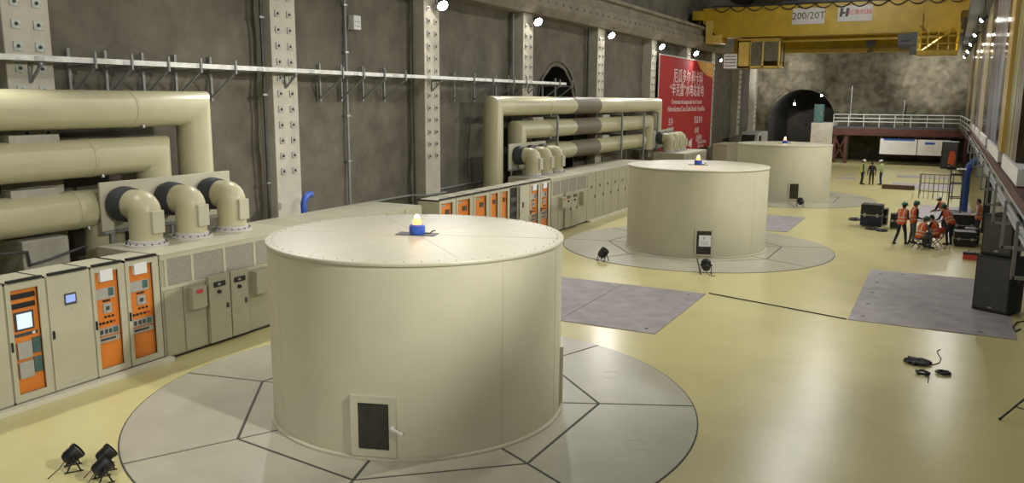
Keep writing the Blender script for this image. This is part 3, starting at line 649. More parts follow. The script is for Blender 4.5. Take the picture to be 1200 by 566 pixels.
wpipe('conduit', [(XW+.1, 44.6, 0), (XW+.1, 44.6, 9.8)], .06, 'darkgrey', 'dark vertical conduit right of the side tunnel', 'conduit')
wpipe('wall_pipe', [(XW+.05, 20.2, 2.0), (XW+.05, 26.7, 2.0), (-18.2, 27.0, 2.0), (-18.2, 28.4, 2.0), (XW+.05, 28.6, 2.05), (XW+.05, 34.5, 2.1)], .045, 'greysteel', 'horizontal dark pipe low on the rock wall behind the nearest housing', 'pipe', [(XW+.05, 22.9, 2.0)])
t = thing('junction_box', 'small white junction box fixed high on the rock wall', 'junction box', (XW, 23.45, 8.4)); b = MB(); b.box(XL, XL+.3, 23.28, 23.68, 8.2, 8.68); sub('box', b, 'white', t, smooth=0, bevel=.015); b = MB(); b.box(XL+.3, XL+.31, 23.33, 23.63, 8.3, 8.33); b.box(XL+.3, XL+.31, 23.33, 23.63, 8.45, 8.48); sub('lid_lines', b, 'grey', t, smooth=0)
b = MB(); b.tube([(-17.3, 18.94, 2.1), (-17.3, 18.94, 2.6), (-17.3, 19.0, 2.76), (-17.3, 19.12, 2.86), (-17.3, 19.3, 2.86)], .10, 14); t = thing('blue_hose', 'short bent blue hose standing at the foot of the pale column', 'hose', (-17.3, 18.94, 0)); sub('hose', b, 'blue', t)
b = MB(); b.cone((-17.3, 18.94, 2.05), (-17.3, 18.94, 2.2), .13, n=14); sub('hose_collar', b, 'blue', t)
b = MB(); b.box(-17.5, -17.12, 18.74, 19.14, 0, 2.05); sub('pedestal', b, 'dirt', t, smooth=0)

# ------------------------------------------------------------------ red banner
t = thing('banner', 'large red banner with white lettering hung on the far left columns', 'banner', (-18.05, 62.6, 1.9))
BY0, BY1, BZ0, BZ1 = 55.9, 70.6, 1.95, 8.95
b = MB(); b.box(-18.12, -18.09, BY0, BY1, BZ0, BZ1); sub('cloth', b, 'red', t, smooth=0)
b = MB()
for a in ((BY0-.08, BY0, BZ0, BZ1), (BY1, BY1+.08, BZ0, BZ1), (BY0-.08, BY1+.08, BZ1, BZ1+.08)): b.box(-18.12, -18.07, *a)
sub('edge_frame', b, 'signgrey', t, smooth=0)
b = MB(); T = Matrix(((0, 0, 1, 0), (1, 0, 0, 0), (0, 1, 0, 0), (0, 0, 0, 1)))
b.prism([(65.6, 8.93), (70.58, 8.93), (70.58, 7.75), (68.6, 7.9), (66.6, 8.35)], -18.089, -18.085, 0, T); sub('gold_swoosh', b, 'gold', t, smooth=0)
def bt(s, y, z, size): text('lettering', s, size, 'bannertext', t, (-18.083, y, z), (0, 1, 0), (0, 0, 1), .003)
bt('厄瓜多尔·科卡科', 63.4, 7.55, 1.12); bt('“辛克雷”水电站发电', 63.2, 6.55, 1.06)
bt('Ceremonia de inauguración de la Central', 63.2, 5.72, .50); bt('Hidroeléctrica Coca Codo Sinclair, República', 63.3, 5.18, .56)
for y, z, s in ((59.0, 4.25, '主办'), (59.0, 3.35, '承办'), (66.6, 4.25, '厄瓜多尔'), (66.2, 3.4, '水电'), (67.0, 2.75+.0, '总承包')): bt(s, y, z, .62)
for y, z in ((59.0, 3.8), (59.0, 2.95)): bt('organizador', y, z, .36)
bt('Empresa Pública', 68.0, 2.42, .42); bt('Corporación', 67.6, 2.1+.02, .36); bt('●▌', 64.6, 2.4, .7)
# ------------------------------------------------------------------ overhead crane
t = thing('overhead_crane', 'yellow overhead travelling crane spanning the hall at the far end', 'crane', (-8.4, 67, 10.6))
def plank(name, m, x0, x1, y0, y1, z0, z1, par=t, bev=0): b = MB(); b.box(x0, x1, y0, y1, z0, z1); return sub(name, b, m, par, smooth=0, bevel=bev)
b = MB(); b.box(-16.6, .2, 66, 67.5, 10.78, 13.0); b.prism([(-16.6, 10.78), (-17.9, 11.9), (-17.9, 13.0), (-16.6, 13.0)], 66, 67.5, 0, Matrix(((1, 0, 0, 0), (0, 0, 1, 0), (0, 1, 0, 0), (0, 0, 0, 1)))); b.box(.2, 1.3, 66, 67.5, 12.1, 13)
b.box(-16.8, .4, 65.93, 67.57, 10.72, 10.80); sub('main_girder', b, 'yellow', t, smooth=0)
b = MB(); b.box(-16.6, .2, 71.4, 72.8, 10.0, 12.9); b.box(-17.9, -16.6, 71.4, 72.8, 11.9, 12.9); b.box(.2, 1.3, 71.4, 72.8, 12.1, 12.9); b.box(-16.6, .2, 71.3, 72.9, 9.72, 10.02); sub('main_girder', b, 'yellow', t, smooth=0)
plank('walkway', 'yellow2', -15, -1, 67.6, 69.0, 10.45, 10.52)
b = MB()
for z in (10.85, 11.2, 11.6): b.bar((-15, 69, z), (-1, 69, z), .05)
for k in range(12): b.bar((-15+k*1.27, 69, 10.5), (-15+k*1.27, 69, 11.6), .05)
sub('walkway_rail', b, 'yellow', t, smooth=0)
for x in (-18.15, 1.07):
    plank('end_carriage', 'yellow', x-.35, x+.35, 65, 74, 12.05, 12.75, bev=.03)
    for y in (65.8, 73.2): b = MB(); b.cone((x-.1, y, 12.04), (x+.1, y, 12.04), .28, n=20); sub('wheel', b, 'darkgrey', t)
plank('end_frame', 'yellow2', -17.62, -16.3, 65.9, 67.6, 10.3, 10.95, bev=.03); plank('end_frame', 'yellow2', -17.62, -17.1, 65.9, 67.6, 10.95, 12.05)
# sign plates
def sign(px0, py0, px1, py1): a = at(px0, py0, y=65.98); c = at(px1, py1, y=65.98); return a.x, c.x, c.z, a.z
x0, x1, z0, z1 = sign(929.5, 10, 966, 27.5)
s = plank('sign_plate', 'signgrey', x0, x1, 65.94, 65.99, z0, z1); text('lettering', '200/20T', (z1-z0)*.60, 'black', s, ((x0+x1)/2, 65.935, (z0+z1)/2), (1, 0, 0), (0, 0, 1))
x0, x1, z0, z1 = sign(982.5, 7, 1022, 24)
s = plank('sign_plate', 'signgrey', x0, x1, 65.94, 65.99, z0, z1); w, h = x1-x0, z1-z0
b = MB(); TT = Matrix(((1, 0, 0, 0), (0, 0, 1, 0), (0, 1, 0, 0), (0, 0, 0, 1)))
def sl(u0, u1, v0, v1, k=.03): return [(x0+w*(u0), z0+h*v0), (x0+w*(u1), z0+h*v0), (x0+w*(u1+k), z0+h*v1), (x0+w*(u0+k), z0+h*v1)]
for q in ((.05, .13, .30, .85), (.22, .30, .30, .85), (.13, .20, .48, .62)): b.prism(sl(*q), 65.925, 65.94, 0, TT)
sub('logo', b, 'black', s, smooth=0); text('red_lettering', '起重机械', h*.36, 'label_red', s, ((x0+x1)/2+w*.14, 65.935, z0+h*.55), (1, 0, 0), (0, 0, 1))
# driver's cab
c0, c1 = at(865, 48, y=66.5), at(912, 79, y=66.5); xm, xn = at(879, 60, y=66.5).x, at(894, 60, y=66.5).x
b = MB(); b.box(c0.x, c1.x, 66.5, 69.2, c1.z, c1.z+.12); b.box(c0.x, c1.x, 66.5, 69.2, c0.z-.1, c0.z+.15); b.box(c0.x, xm, 66.5, 66.6, c1.z, c0.z); b.box(c0.x, c0.x+.08, 66.5, 69.2, c1.z, c0.z)
for x in (xm, xn, c1.x): b.box(x-.06, x+.06, 66.5, 66.62, c1.z, c0.z)
for y in (67.8, 69.1): b.box(c1.x-.08, c1.x, y, y+.1, c1.z, c0.z)
b.box(c0.x, c1.x, 69.1, 69.2, c1.z, c0.z); cab = sub('driver_cab', b, 'yellow2', t, smooth=0)
M['cabglass'] = mat('cab glass', (.13, .12, .085), .2, var=.2)
b = MB(); b.box(xm+.06, xn-.06, 66.54, 66.58, c1.z+.1, c0.z-.1); b.box(xn+.06, c1.x-.06, 66.54, 66.58, c1.z+.5, c0.z-.1); b.box(c1.x-.05, c1.x-.02, 66.62, 69.1, c1.z+.5, c0.z-.1); sub('cab_window', b, 'cabglass', cab, smooth=0)
b = MB()
for x in (c0.x+.3, c1.x-.5):
    for y in (66.9, 68.8): b.bar((x, y, c0.z), (x, y, 10.8), .14)
sub('cab_hanger', b, 'yellow', t, smooth=0)
a0, a1 = at(848.5, 63.5, y=66.4), at(863, 80, y=66.4)
ac = plank('air_conditioner', 'white', a0.x, a1.x, 66.4, 67.4, a1.z, a0.z); b = MB()
for k in range(4): zz = a1.z+(a0.z-a1.z)*(.15+.22*k); b.box(a0.x+.08, a1.x-.08, 66.37, 66.4, zz, zz+.06)
sub('louvre', b, 'darkgrey', ac, smooth=0)
# service platform and hoist at the right end
p0, p1 = at(1078, 30, y=66), at(1122, 66, y=66)
plank('service_platform', 'yellow', p0.x, p1.x, 64.2, 66.0, p1.z+.05, p1.z+.35)
b = MB(); zt = p0.z
for z in (p1.z+.8, p1.z+1.3, zt): b.bar((p0.x, 64.2, z), (p1.x, 64.2, z), .07); b.bar((p0.x, 64.2, z), (p0.x, 66, z), .07)
for k in range(5): x = p0.x+(p1.x-p0.x)*k/4; b.bar((x, 64.2, p1.z+.3), (x, 64.2, zt), .07)
b.bar((p0.x+.2, 64.25, p1.z+.3), (p1.x-.4, 65.9, 10.9), .09); sub('platform_rail', b, 'yellow', t, smooth=0)
for x in (p0.x+.1, p1.x-.1): b = MB(); b.bar((x, 65.9, p1.z+.3), (x, 65.9, 12), .14); sub('platform_hanger', b, 'yellow', t, smooth=0)
h0, h1 = at(1053, 40, y=65.6), at(1075, 64, y=65.6)
b = MB(); b.box(h0.x, h1.x-.4, 65.2, 65.95, h0.z-.9, h0.z); b.cone((h0.x+.2, 65.4, h1.z+.7), (h1.x, 65.4, h1.z+.7), .35, n=18); b.box(h1.x-.5, h1.x, 65.1, 65.9, h1.z, h1.z+1.5); sub('hoist', b, 'darkgrey', t)
k0 = at(1021, 46, y=69.5); b = MB(); b.box(k0.x-.35, k0.x+.35, 69.2, 69.8, k0.z-.55, k0.z); b.bar((k0.x, 69.5, k0.z), (k0.x, 69.5, 11.6), .05); b.tube([(k0.x, 69.5, k0.z-.5), (k0.x, 69.5, k0.z-.75), (k0.x+.12, 69.5, k0.z-.9), (k0.x-.1, 69.5, k0.z-.95), (k0.x-.2, 69.5, k0.z-.8)], .06, 8); sub('hook_block', b, 'darkgrey', t)
b = MB()
for k in range(14):
    x = -17+k*1.25; pts = [(x+1.25*u/6, 65.85, 13.02-.35*(1-(2*u/6-1)**2)) for u in range(7)]; b.tube(pts, .04, 6)
b.bar((-17.2, 65.85, 13.1), (1, 65.85, 13.1), .1); sub('festoon_cable', b, 'black', t)
b = MB(); b.box(-12, -6, 66.2, 72.6, 13.02, 13.3); b.box(-11, -7, 67, 72, 13.3, 14.4); sub('trolley', b, 'darkgrey', t, smooth=0, bevel=.05)

# ------------------------------------------------------------------ far gallery, tunnel mouth
t = thing('steel_gallery', 'raised dark red steel gallery with grey handrail along the far wall', 'gallery', (-4.8, 87, 0))
GX0, GX1, GY = -9.7, .97, 84.0
b = MB(); b.box(GX0, XR-.1, GY, 90.6, 3.32, 3.5); sub('deck', b, 'darkgrey', t, smooth=0)
b = MB(); b.box(GX0, XR-.1, GY, GY+.2, 2.72, 3.32)
for k in range(10): b.box(GX0+k*1.3, GX0+k*1.3+.14, GY-.04, GY+.1, 2.72, 3.32)
b.box(GX0, XR-.1, GY-.06, GY+.26, 2.68, 2.75); sub('edge_beam', b, 'redsteel', t, smooth=0)
for x in (-9.5, -8.5, 1.6): b = MB(); b.box(x-.14, x+.14, GY+.1, GY+.4, 0, 2.7); sub('post', b, 'redsteel', t, smooth=0)
b = MB(); b.bar((-9.5, GY+.25, .2), (-8.5, GY+.25, 2.6), .12); b.bar((-8.5, GY+.25, .2), (-9.5, GY+.25, 2.6), .12); sub('cross_brace', b, 'redsteel', t, smooth=0)
M['rail'] = mat('grey handrail', (.42, .45, .43), .45, .2, var=.08)
b = MB(); pts = [(GX0, GY+.05), (GX1, GY+.05), (1.3, 62)]
for z in (3.95, 4.28, 4.62): b.tube([(x, y, z) for x, y in pts], .05, 8)
for k in range(9): x = GX0+(GX1-GX0)*k/8; b.bar((x, GY+.05, 3.5), (x, GY+.05, 4.62), .07)
for k in range(1, 4): u = k/4; b.bar((GX1+(1.3-GX1)*u, GY+(62-GY)*u, 3.5), (GX1+(1.3-GX1)*u, GY+(62-GY)*u, 4.62), .06)
sub('handrail', b, 'rail', t)
b = MB(); b.prism([(GX1, GY), (XR-.1, GY), (XR-.1, 62), (1.25, 62)], 3.34, 3.5); sub('side_deck', b, 'redsteel', t, smooth=0)
t = thing('concrete_landing', 'grey concrete block at the left end of the gallery beside the tunnel mouth', 'concrete block', (-10.7, 85.7, 0)); b = MB(); b.box(-11.75, -9.75, 84.3, 88, 0, 3.78); sub('block', b, 'concrete', t, smooth=0, bevel=.03)
M['tealpaint'] = mat('teal paint', (.06, .13, .12), .5, var=.2)
t = thing('teal_cabinet', 'dark teal cabinet standing on the concrete block in the tunnel mouth', 'cabinet', (-11.25, 85.6, 3.78)); b = MB(); b.box(-11.7, -10.85, 85.2, 86.1, 3.78, 5.55); sub('body', b, 'tealpaint', t, smooth=0, bevel=.03); b = MB(); b.box(-11.6, -10.95, 85.17, 85.2, 3.95, 5.4); d = sub('door', b, 'tealpaint', t, smooth=0); b = MB(); b.box(-11.05, -11.0, 85.14, 85.17, 4.5, 4.8); sub('handle', b, 'steel', d, smooth=0)
for i, (x0, x1, l) in enumerate([(-5.45, -2.35, 'left long white sheet with blue top edge hanging below the far gallery'), (-2.28, .35, 'right shorter white sheet with blue mark hanging below the far gallery')]):
    t = thing('hanging_sheet', l, 'sheet', (x0, 83.8, 1.0)); n = 24
    b = MB(); ps = [(x0+(x1-x0)*k/n, 83.8+.006*math.sin(k*1.7)) for k in range(n+1)]; b.prism(ps+[(x, y+.02) for x, y in ps[::-1]], 1.0, 2.42); sub('cloth', b, 'white', t, smooth=0)
    b = MB()
    if i == 0: b.box(x0+.3, x1-.2, 83.74, 83.765, 2.3, 2.44); sub('blue_edge', b, 'blue', t, smooth=0)
    else: b.box(x0+.6, x0+1.4, 83.74, 83.765, 2.0, 2.2); sub('blue_mark', b, 'blue', t, smooth=0)
    b = MB()
    for x in (x0+.1, (x0+x1)/2, x1-.1): b.bar((x, 83.82, 2.4), (x, 83.98, 2.75), .03)
    sub('tie', b, 'darkgrey', t, smooth=0)
wpipe('conduit', [(at(996, 140, y=90.4).x, 90.4, 0), (at(996, 140, y=90.4).x, 90.4, 7.4)], .09, 'steel', 'vertical pale conduit on far wall right of the tunnel', 'conduit')
wpipe('conduit', [(at(1060, 120, y=90.4).x, 90.4, 3.5), (at(1060, 120, y=90.4).x, 90.4, 6.0)], .06, 'steel', 'short pale pipe standing on the far gallery', 'conduit')
# van
t = thing('van', 'white van with dark windscreen parked beyond the farthest housing', 'van', (-17.3, 80, 0), .0)
T0 = Matrix(((0, 0, 1, 0), (1, 0, 0, 0), (0, 1, 0, 0), (0, 0, 0, 1)))
vx0, vx1 = at(867, 160, y=78).x, at(887.5, 160, y=78).x
b = MB(); b.prism([(77.6, .35), (77.55, 1.0), (78.0, 1.5), (78.5, 2.75), (78.8, 2.95), (82.8, 2.95), (83, 2.75), (83, .35)], vx0, vx1, 0, T0); sub('body', b, 'hatch', t, smooth=0, bevel=.06)
b = MB(); b.prism([(77.99, 1.6), (78.42, 2.68), (78.40, 2.70), (77.97, 1.62)], vx0+.1, vx1-.28, 0, T0); sub('windscreen', b, 'glassdark', t, smooth=0)
b = MB(); b.box(vx1-.01, vx1+.012, 78.8, 79.8, 1.7, 2.6); sub('side_window', b, 'glassdark', t, smooth=0)
for x in (vx0+.12, vx1-.12):
    for y in (78.6, 82): b = MB(); b.cone((x-.11, y, .36), (x+.11, y, .36), .36, n=20); sub('wheel', b, 'tread', t)

# ------------------------------------------------------------------ lamps
def spot(name, loc, aim, W, ang=2.2, col=(1, .985, .93), size=.14, blend=.6):
    l = bpy.data.lights.new(name, 'SPOT'); l.energy = W; l.spot_size = ang; l.spot_blend = blend; l.color = col; l.shadow_soft_size = size
    o = bpy.data.objects.new(name, l); C.objects.link(o); o.location = loc; d = Vector(aim)-Vector(loc); o.rotation_euler = d.to_track_quat('-Z', 'Y').to_euler(); return o
def flood(loc, aim, W, label, group, r=.17, ztop=None, ang=2.4):
    loc = Vector(loc); d = (Vector(aim)-loc).normalized()
    t = thing('floodlight', label, 'floodlight', loc, 0, group)
    b = MB(); b.lathe([(r*.55, -.34), (r*.7, -.2), (r*1.05, -.02), (r*1.12, 0), (r*1.02, 0)], loc, 20, axis=d, cap1=False); sub('lamp_body', b, 'darkgrey', t)
    b = MB(); b.lathe([(r, -.02), (r*.8, .02), (r*.3, .05)], loc, 20, axis=d); sub('lamp_lens', b, 'lamp', t)
    b = MB(); u = d.cross(Vector((0, 0, 1))).normalized(); q = loc-d*.15
    b.bar(q-u*r*1.2, q+u*r*1.2, .03); b.bar(q-u*r*1.2, q-u*r*1.2+Vector((0, 0, .4)), .03); b.bar(q+u*r*1.2, q+u*r*1.2+Vector((0, 0, .4)), .03); b.bar(q-u*r*1.25+Vector((0, 0, .4)), q+u*r*1.25+Vector((0, 0, .4)), .04); b.bar(q+Vector((0, 0, .4)), Vector((q.x, q.y, ztop)), .05); sub('lamp_bracket', b, 'darkgrey', t, smooth=0)
    spot('flood_or_fill_beam', loc+d*.09, loc+d*5, W, ang)
WL, WR, WC = 480, 900, 580
LL = [(519, 7, 'largest bright floodlight hanging on the beam, nearest of the visible row'), (631, 26, 'second bright floodlight from the left along the beam'), (717, 42, 'third bright floodlight along the beam, left of the banner'), (776, 55, 'bright floodlight just above the left corner of the banner'), (816, 63, 'bright floodlight just above the right part of the banner')]
for px, py, l in LL:
    p = at(px, py, x=-17.92); flood(p, p+Vector((3.4, -2.2, -3.0)), WL, l, 'floodlights below the left runway beam', .21, 10.12)
p = at(845, 71, x=-17.92); flood(p, p+Vector((5, -2.5, -3)), WL*.5, 'small floodlight left of the crane cab air conditioner', 'floodlights below the left runway beam', .14, 10.12)
for y in (10.0, 18.4): spot('flood_or_fill_beam', (-17.3, y, 9.3), (-10.5, y-3, 2), WL)
RL = [(1149.8, 24, 46, 'nearest and largest lamp under the right runway beam'), (1142, 41.4, 56, 'second lamp from the top in the small right row'), (1137, 52.3, 65, 'third lamp from the top in the small right row'), (1133.6, 60.5, 74, 'fourth lamp from the top in the small right row'), (1130, 67.2, 83, 'lowest and farthest lamp in the small right row')]
for px, py, Y, l in RL:
    p = at(px, py, y=Y); flood(p, p+Vector((-4, -1.5, -3.2)), WR, l, 'small lamps below the right runway beam', .11, 10.8)
for y in (34, 23): spot('flood_or_fill_beam', (.9, y, 10.4), (-9, y-1, 2), WR, 1.7)
spot('flood_or_fill_beam', (.9, 8.4, 8.7), (-17, 10.9, 2.3), 2150, 1.0, blend=.6, size=.2)
for y, ty, w in ((25, 19.3, 3500), (34, 28, 1400)): spot('flood_or_fill_beam', (.9, y, 10.3), (-17, ty, 4.0), w, .66, blend=.9)  # added narrow fills without fixtures, brightening the left wall and its columns
spot('flood_or_fill_beam', (.9, 21.5, 10.3), (-7.2, 13.2, 2.4), 2700, .42, blend=.9)  # added fill for the right flank of the nearest housing
spot('flood_or_fill_beam', (.9, 38, 10.3), (-7.2, 31, 2.0), 1200, .5, blend=.9)  # added fill for the middle housing
spot('flood_or_fill_beam', (.9, 4.5, 10.3), (-6.4, 12.8, 3.0), 500, .36, blend=.9)  # added fill for the upper side of the nearest housing
spot('flood_or_fill_beam', (.9, 25.5, 10.3), (-6.8, 31.2, 2.4), 2000, .40, blend=.9)  # second added fill for the middle housing
spot('flood_or_fill_beam', (.9, 44, 10.3), (-7.0, 50.5, 2.4), 1450, .42, blend=.9)  # added fill for the farthest housing
# added fill spots at the near end, brightening the nearest housing and pit cover
spot('flood_or_fill_beam', (-.2, -8.3, 9.5), (-9.3, 10.4, 1.3), 1700, .56, blend=.9)
spot('flood_or_fill_beam', (-6.5, -8.3, 9.5), (-11.6, 7.4, -.2), 1000, .56, blend=.9)
def highbay(x, y, z):
    l = bpy.data.lights.new('high_bay_light', 'POINT'); l.energy = WC; l.color = (1, .99, .95); l.shadow_soft_size = .5
    o = bpy.data.objects.new('high_bay_light', l); C.objects.link(o); o.location = (x, y, z)
for y in (2, 16, 30, 44, 58): highbay(-6.5, y, 15.2)
# lamps that rake the far wall, and two bulbs in the tunnel
for px, py, l in ((931, 122, 'left tiny bulb glowing inside the arched tunnel'), (963, 112, 'right tiny bulb glowing at the tunnel edge')):
    p = at(px, py, y=92.5); t = thing('tunnel_bulb', l, 'bulb', p); b = MB(); b.ball(p, .11, 10); sub('bulb', b, 'lamp', t); b = MB(); b.bar(p, p+Vector((0, 0, .5)), .03); sub('cord', b, 'black', t, smooth=0)
    q = bpy.data.lights.new('bulb_light', 'POINT'); q.energy = 60; q.shadow_soft_size = .1; qo = bpy.data.objects.new('bulb_light', q); C.objects.link(qo); qo.location = p-Vector((0, .4, 0))
spot('crane_floodlight', (-14.2, 74.5, 9.5), (-15.9, 91, 8.5), 6500, .55, blend=1); spot('crane_floodlight', (-1.3, 74.5, 9.5), (-1.7, 91, 8.7), 7500, .55, blend=1); spot('crane_floodlight', (-8, 74.5, 9.5), (-8, 91, 5.0), 2600, 1.7, blend=1)
w = bpy.data.worlds.new('world'); bpy.context.scene.world = w; w.use_nodes = True; w.node_tree.nodes['Background'].inputs[0].default_value = (.5, .48, .4, 1); w.node_tree.nodes['Background'].inputs[1].default_value = .02
vs = bpy.context.scene.view_settings; vs.view_transform = 'Standard'; vs.look = 'None'; vs.gamma = 1; vs.use_curve_mapping = False; vs.exposure = 0.95
# ------------------------------------------------------------------ people
def remesh(mb, name, mats, parent, voxel, caps=None, smooth_it=2):
    me = bpy.data.meshes.new(name); me.from_pydata([tuple(v) for v in mb.v], [], mb.f)
    tmp = bpy.data.objects.new('tmp', me); C.objects.link(tmp)
    md = tmp.modifiers.new('r', 'REMESH'); md.mode = 'VOXEL'; md.voxel_size = voxel
    sm = tmp.modifiers.new('s', 'SMOOTH'); sm.iterations = smooth_it; sm.factor = .5
    dg = bpy.context.evaluated_depsgraph_get(); out = bpy.data.meshes.new_from_object(tmp.evaluated_get(dg)); out.name = name
    bpy.data.objects.remove(tmp); bpy.data.meshes.remove(me)
    for m in mats: out.materials.append(M[m])
    n = len(out.polygons)
    cen = np.empty(n*3); out.polygons.foreach_get('center', cen); cen = cen.reshape(-1, 3)
    if caps is not None:
        best = np.full(n, 1e9); mi = np.zeros(n, int)
        for a, b, ra, rb, m in caps:
            a, b = np.array(a), np.array(b); d = b-a; L2 = max(d@d, 1e-9); t = np.clip((cen-a)@d/L2, 0, 1)
            s = np.linalg.norm(cen-(a+t[:, None]*d), axis=1)-(ra+(rb-ra)*t)
            w = s < best; best[w] = s[w]; mi[w] = m
        out.polygons.foreach_set('material_index', mi.tolist())
    out.polygons.foreach_set('use_smooth', [True]*n)
    o = bpy.data.objects.new(name, out); C.objects.link(o); o.parent = parent; ORG[o.name] = Vector((0, 0, 0))
    return o, cen
def capsule(mb, a, b, ra, rb, n=12):
    a, b = Vector(a), Vector(b)
    if (b-a).length < 1e-4: b = a+Vector((0, 0, 1e-3))
    d = (b-a).normalized(); L = (b-a).length
    prof = [(ra*math.cos(q), -ra*math.sin(q)) for q in (PI/2*.98, PI/3, PI/6)]+[(ra, 0), (rb, L)]+[(rb*math.cos(q), L+rb*math.sin(q)) for q in (PI/6, PI/3, PI/2*.98)]
    mb.lathe(prof, a, n, axis=d)
POSES = {
 'stand': dict(hip=(0, 0, .93), kn=((.11, .03, .50), (-.10, .02, .50)), an=((.12, -.02, .085), (-.11, -.03, .085)), chest=(0, .02, 1.33), head=(0, .06, 1.62), el=((.27, .02, 1.12), (-.27, .03, 1.12)), wr=((.20, .24, 1.06), (-.18, .25, 1.08))),
 'stride': dict(hip=(0, 0, .91), kn=((.10, .16, .49), (-.10, -.04, .50)), an=((.11, .22, .085), (-.12, -.26, .10)), chest=(0, .05, 1.31), head=(0, .10, 1.60), el=((.27, -.02, 1.10), (-.27, .04, 1.10)), wr=((.18, .22, 1.08), (-.20, .26, 1.0))),
 'idle': dict(hip=(0, 0, .93), kn=((.11, .02, .50), (-.10, .03, .50)), an=((.13, -.02, .085), (-.11, -.03, .085)), chest=(0, .0, 1.33), head=(0, .05, 1.62), el=((.28, -.03, 1.10), (-.28, -.03, 1.10)), wr=((.29, .06, .86), (-.29, .06, .86))),
 'sit': dict(hip=(0, 0, .47), kn=((.16, .42, .50), (-.15, .43, .50)), an=((.17, .40, .085), (-.16, .44, .085)), chest=(0, .12, .86), head=(0, .24, 1.14), el=((.27, .25, .70), (-.27, .25, .70)), wr=((.14, .48, .72), (-.13, .48, .74))),
 'crouch': dict(hip=(0, -.08, .36), kn=((.18, .30, .55), (-.18, .30, .55)), an=((.16, .02, .09), (-.16, .04, .09)), chest=(0, .18, .72), head=(0, .34, .98), el=((.28, .36, .58), (-.28, .36, .58)), wr=((.15, .56, .52), (-.13, .56, .54))),
 'bend': dict(hip=(0, -.05, .92), kn=((.11, .04, .50), (-.10, .05, .50)), an=((.12, -.02, .085), (-.11, -.03, .085)), chest=(0, .20, 1.26), head=(0, .36, 1.50), el=((.28, .32, 1.06), (-.28, .32, 1.06)), wr=((.18, .52, .96), (-.16, .54, .98))),
}
def person(x, y, rot, pose, label, vest='hivis', hat='hatgreen', legs='trousers', shirt='trousers', scale=1.0, group='workers on the hall floor'):
    P = POSES[pose]; t = thing('person', label, 'person', (x, y, .0), rot, group); t.scale = (scale,)*3
    V = Vector; hip, ch, hd = V(P['hip']), V(P['chest']), V(P['head'])
    up = (ch-hip).normalized(); right = V((1, 0, 0)); fwd = up.cross(right)*-1
    fwd = V((0, 1, 0)) if fwd.length < .1 else right.cross(up)*-1
    fwd = up.cross(right); 
    if fwd.y < 0: fwd = -fwd
    caps = []; K = lambda a, b, ra, rb, m: caps.append((tuple(a), tuple(b), ra, rb, m))
    # 0 shirt 1 trousers 2 skin 3 boots 4 hair
    K(hip-right*.075, hip+right*.075, .115, .115, 1)
    mid = hip.lerp(ch, .5); K(hip+up*.06-right*.045, mid-right*.05, .11, .11, 0); K(hip+up*.06+right*.045, mid+right*.05, .11, .11, 0)
    K(mid-right*.06, ch-right*.085, .11, .115, 0); K(mid+right*.06, ch+right*.085, .11, .115, 0); sh = ch+up*.10
    K(sh-right*.155, sh+right*.155, .068, .068, 0); nk = sh+up*.06
    hup = (hd-nk).normalized(); K(nk, hd-hup*.06, .052, .05, 2)
    for s, kn, an, el, wr in ((1, P['kn'][0], P['an'][0], P['el'][0], P['wr'][0]), (-1, P['kn'][1], P['an'][1], P['el'][1], P['wr'][1])):
        kn, an, el, wr = V(kn), V(an), V(el), V(wr); hj = hip+right*s*.09-up*.03
        K(hj, kn, .092, .062, 1); K(kn, kn.lerp(an, .35), .060, .060, 1); K(kn.lerp(an, .35), an, .060, .043, 1)
        tf = V((s*.02, .16, 0)); K(an+V((0, -.035, -.03)), an+tf+V((0, 0, -.045)), .048, .038, 3)
        sj = sh+right*s*.175; K(sj, el, .056, .044, 0); K(el, wr, .043, .031, 0)
        fd = (wr-el).normalized(); pd = fd.cross(V((0, 0, 1))); pd = pd.normalized() if pd.length > .1 else right
        pl = wr+fd*.085; dn = pd.cross(fd)*(-1)
        if dn.z > 0: dn = -dn
        K(wr+pd*.012, pl+pd*.02, .024, .022, 2); K(wr-pd*.012, pl-pd*.02, .024, .022, 2)
        for q, ln in ((-.033, .062), (-.011, .074), (.011, .07), (.033, .054)):
            b0 = pl+pd*q; b1 = b0+fd*ln*.55+dn*.008; b2 = b1+fd*ln*.35+dn*.03; K(b0, b1, .0105, .0098, 2); K(b1, b2, .0098, .0085, 2)
        th = -s; b0 = wr+fd*.03+pd*.03*th; b1 = b0+pd*.028*th+fd*.025+dn*.012; b2 = b1+fd*.032+dn*.012; K(b0, b1, .013, .012, 2); K(b1, b2, .0115, .010, 2)
    fh = (hup.cross(right)); fh = -fh if fh.y < 0 else fh
    K(hd-hup*.02, hd+hup*.045, .078, .084, 2); K(hd-hup*.075+fh*.03, hd-hup*.02+fh*.022, .05, .065, 2); K(hd+fh*.08-hup*.005, hd+fh*.098-hup*.03, .012, .016, 2)
    K(hd+fh*.072-hup*.068-right*.018, hd+fh*.072-hup*.068+right*.018, .013, .013, 2)
    for s in (1, -1): K(hd+right*s*.083, hd+right*s*.083-hup*.03, .018, .012, 2); K(hd+right*s*.03+fh*.079+hup*.012, hd+right*s*.036+fh*.079+hup*.012, .010, .009, 4)
    K(hd-fh*.02+hup*.03, hd-fh*.025+hup*.06, .092, .09, 4); K(hd-fh*.05-hup*.02, hd-fh*.045+hup*.03, .06, .07, 4)
    mb = MB()
    for a, b, ra, rb, m in caps: capsule(mb, a, b, ra, rb)
    body, _ = remesh(mb, 'body', [shirt, legs, 'skin', 'boots', 'hair'], t, .011, caps)
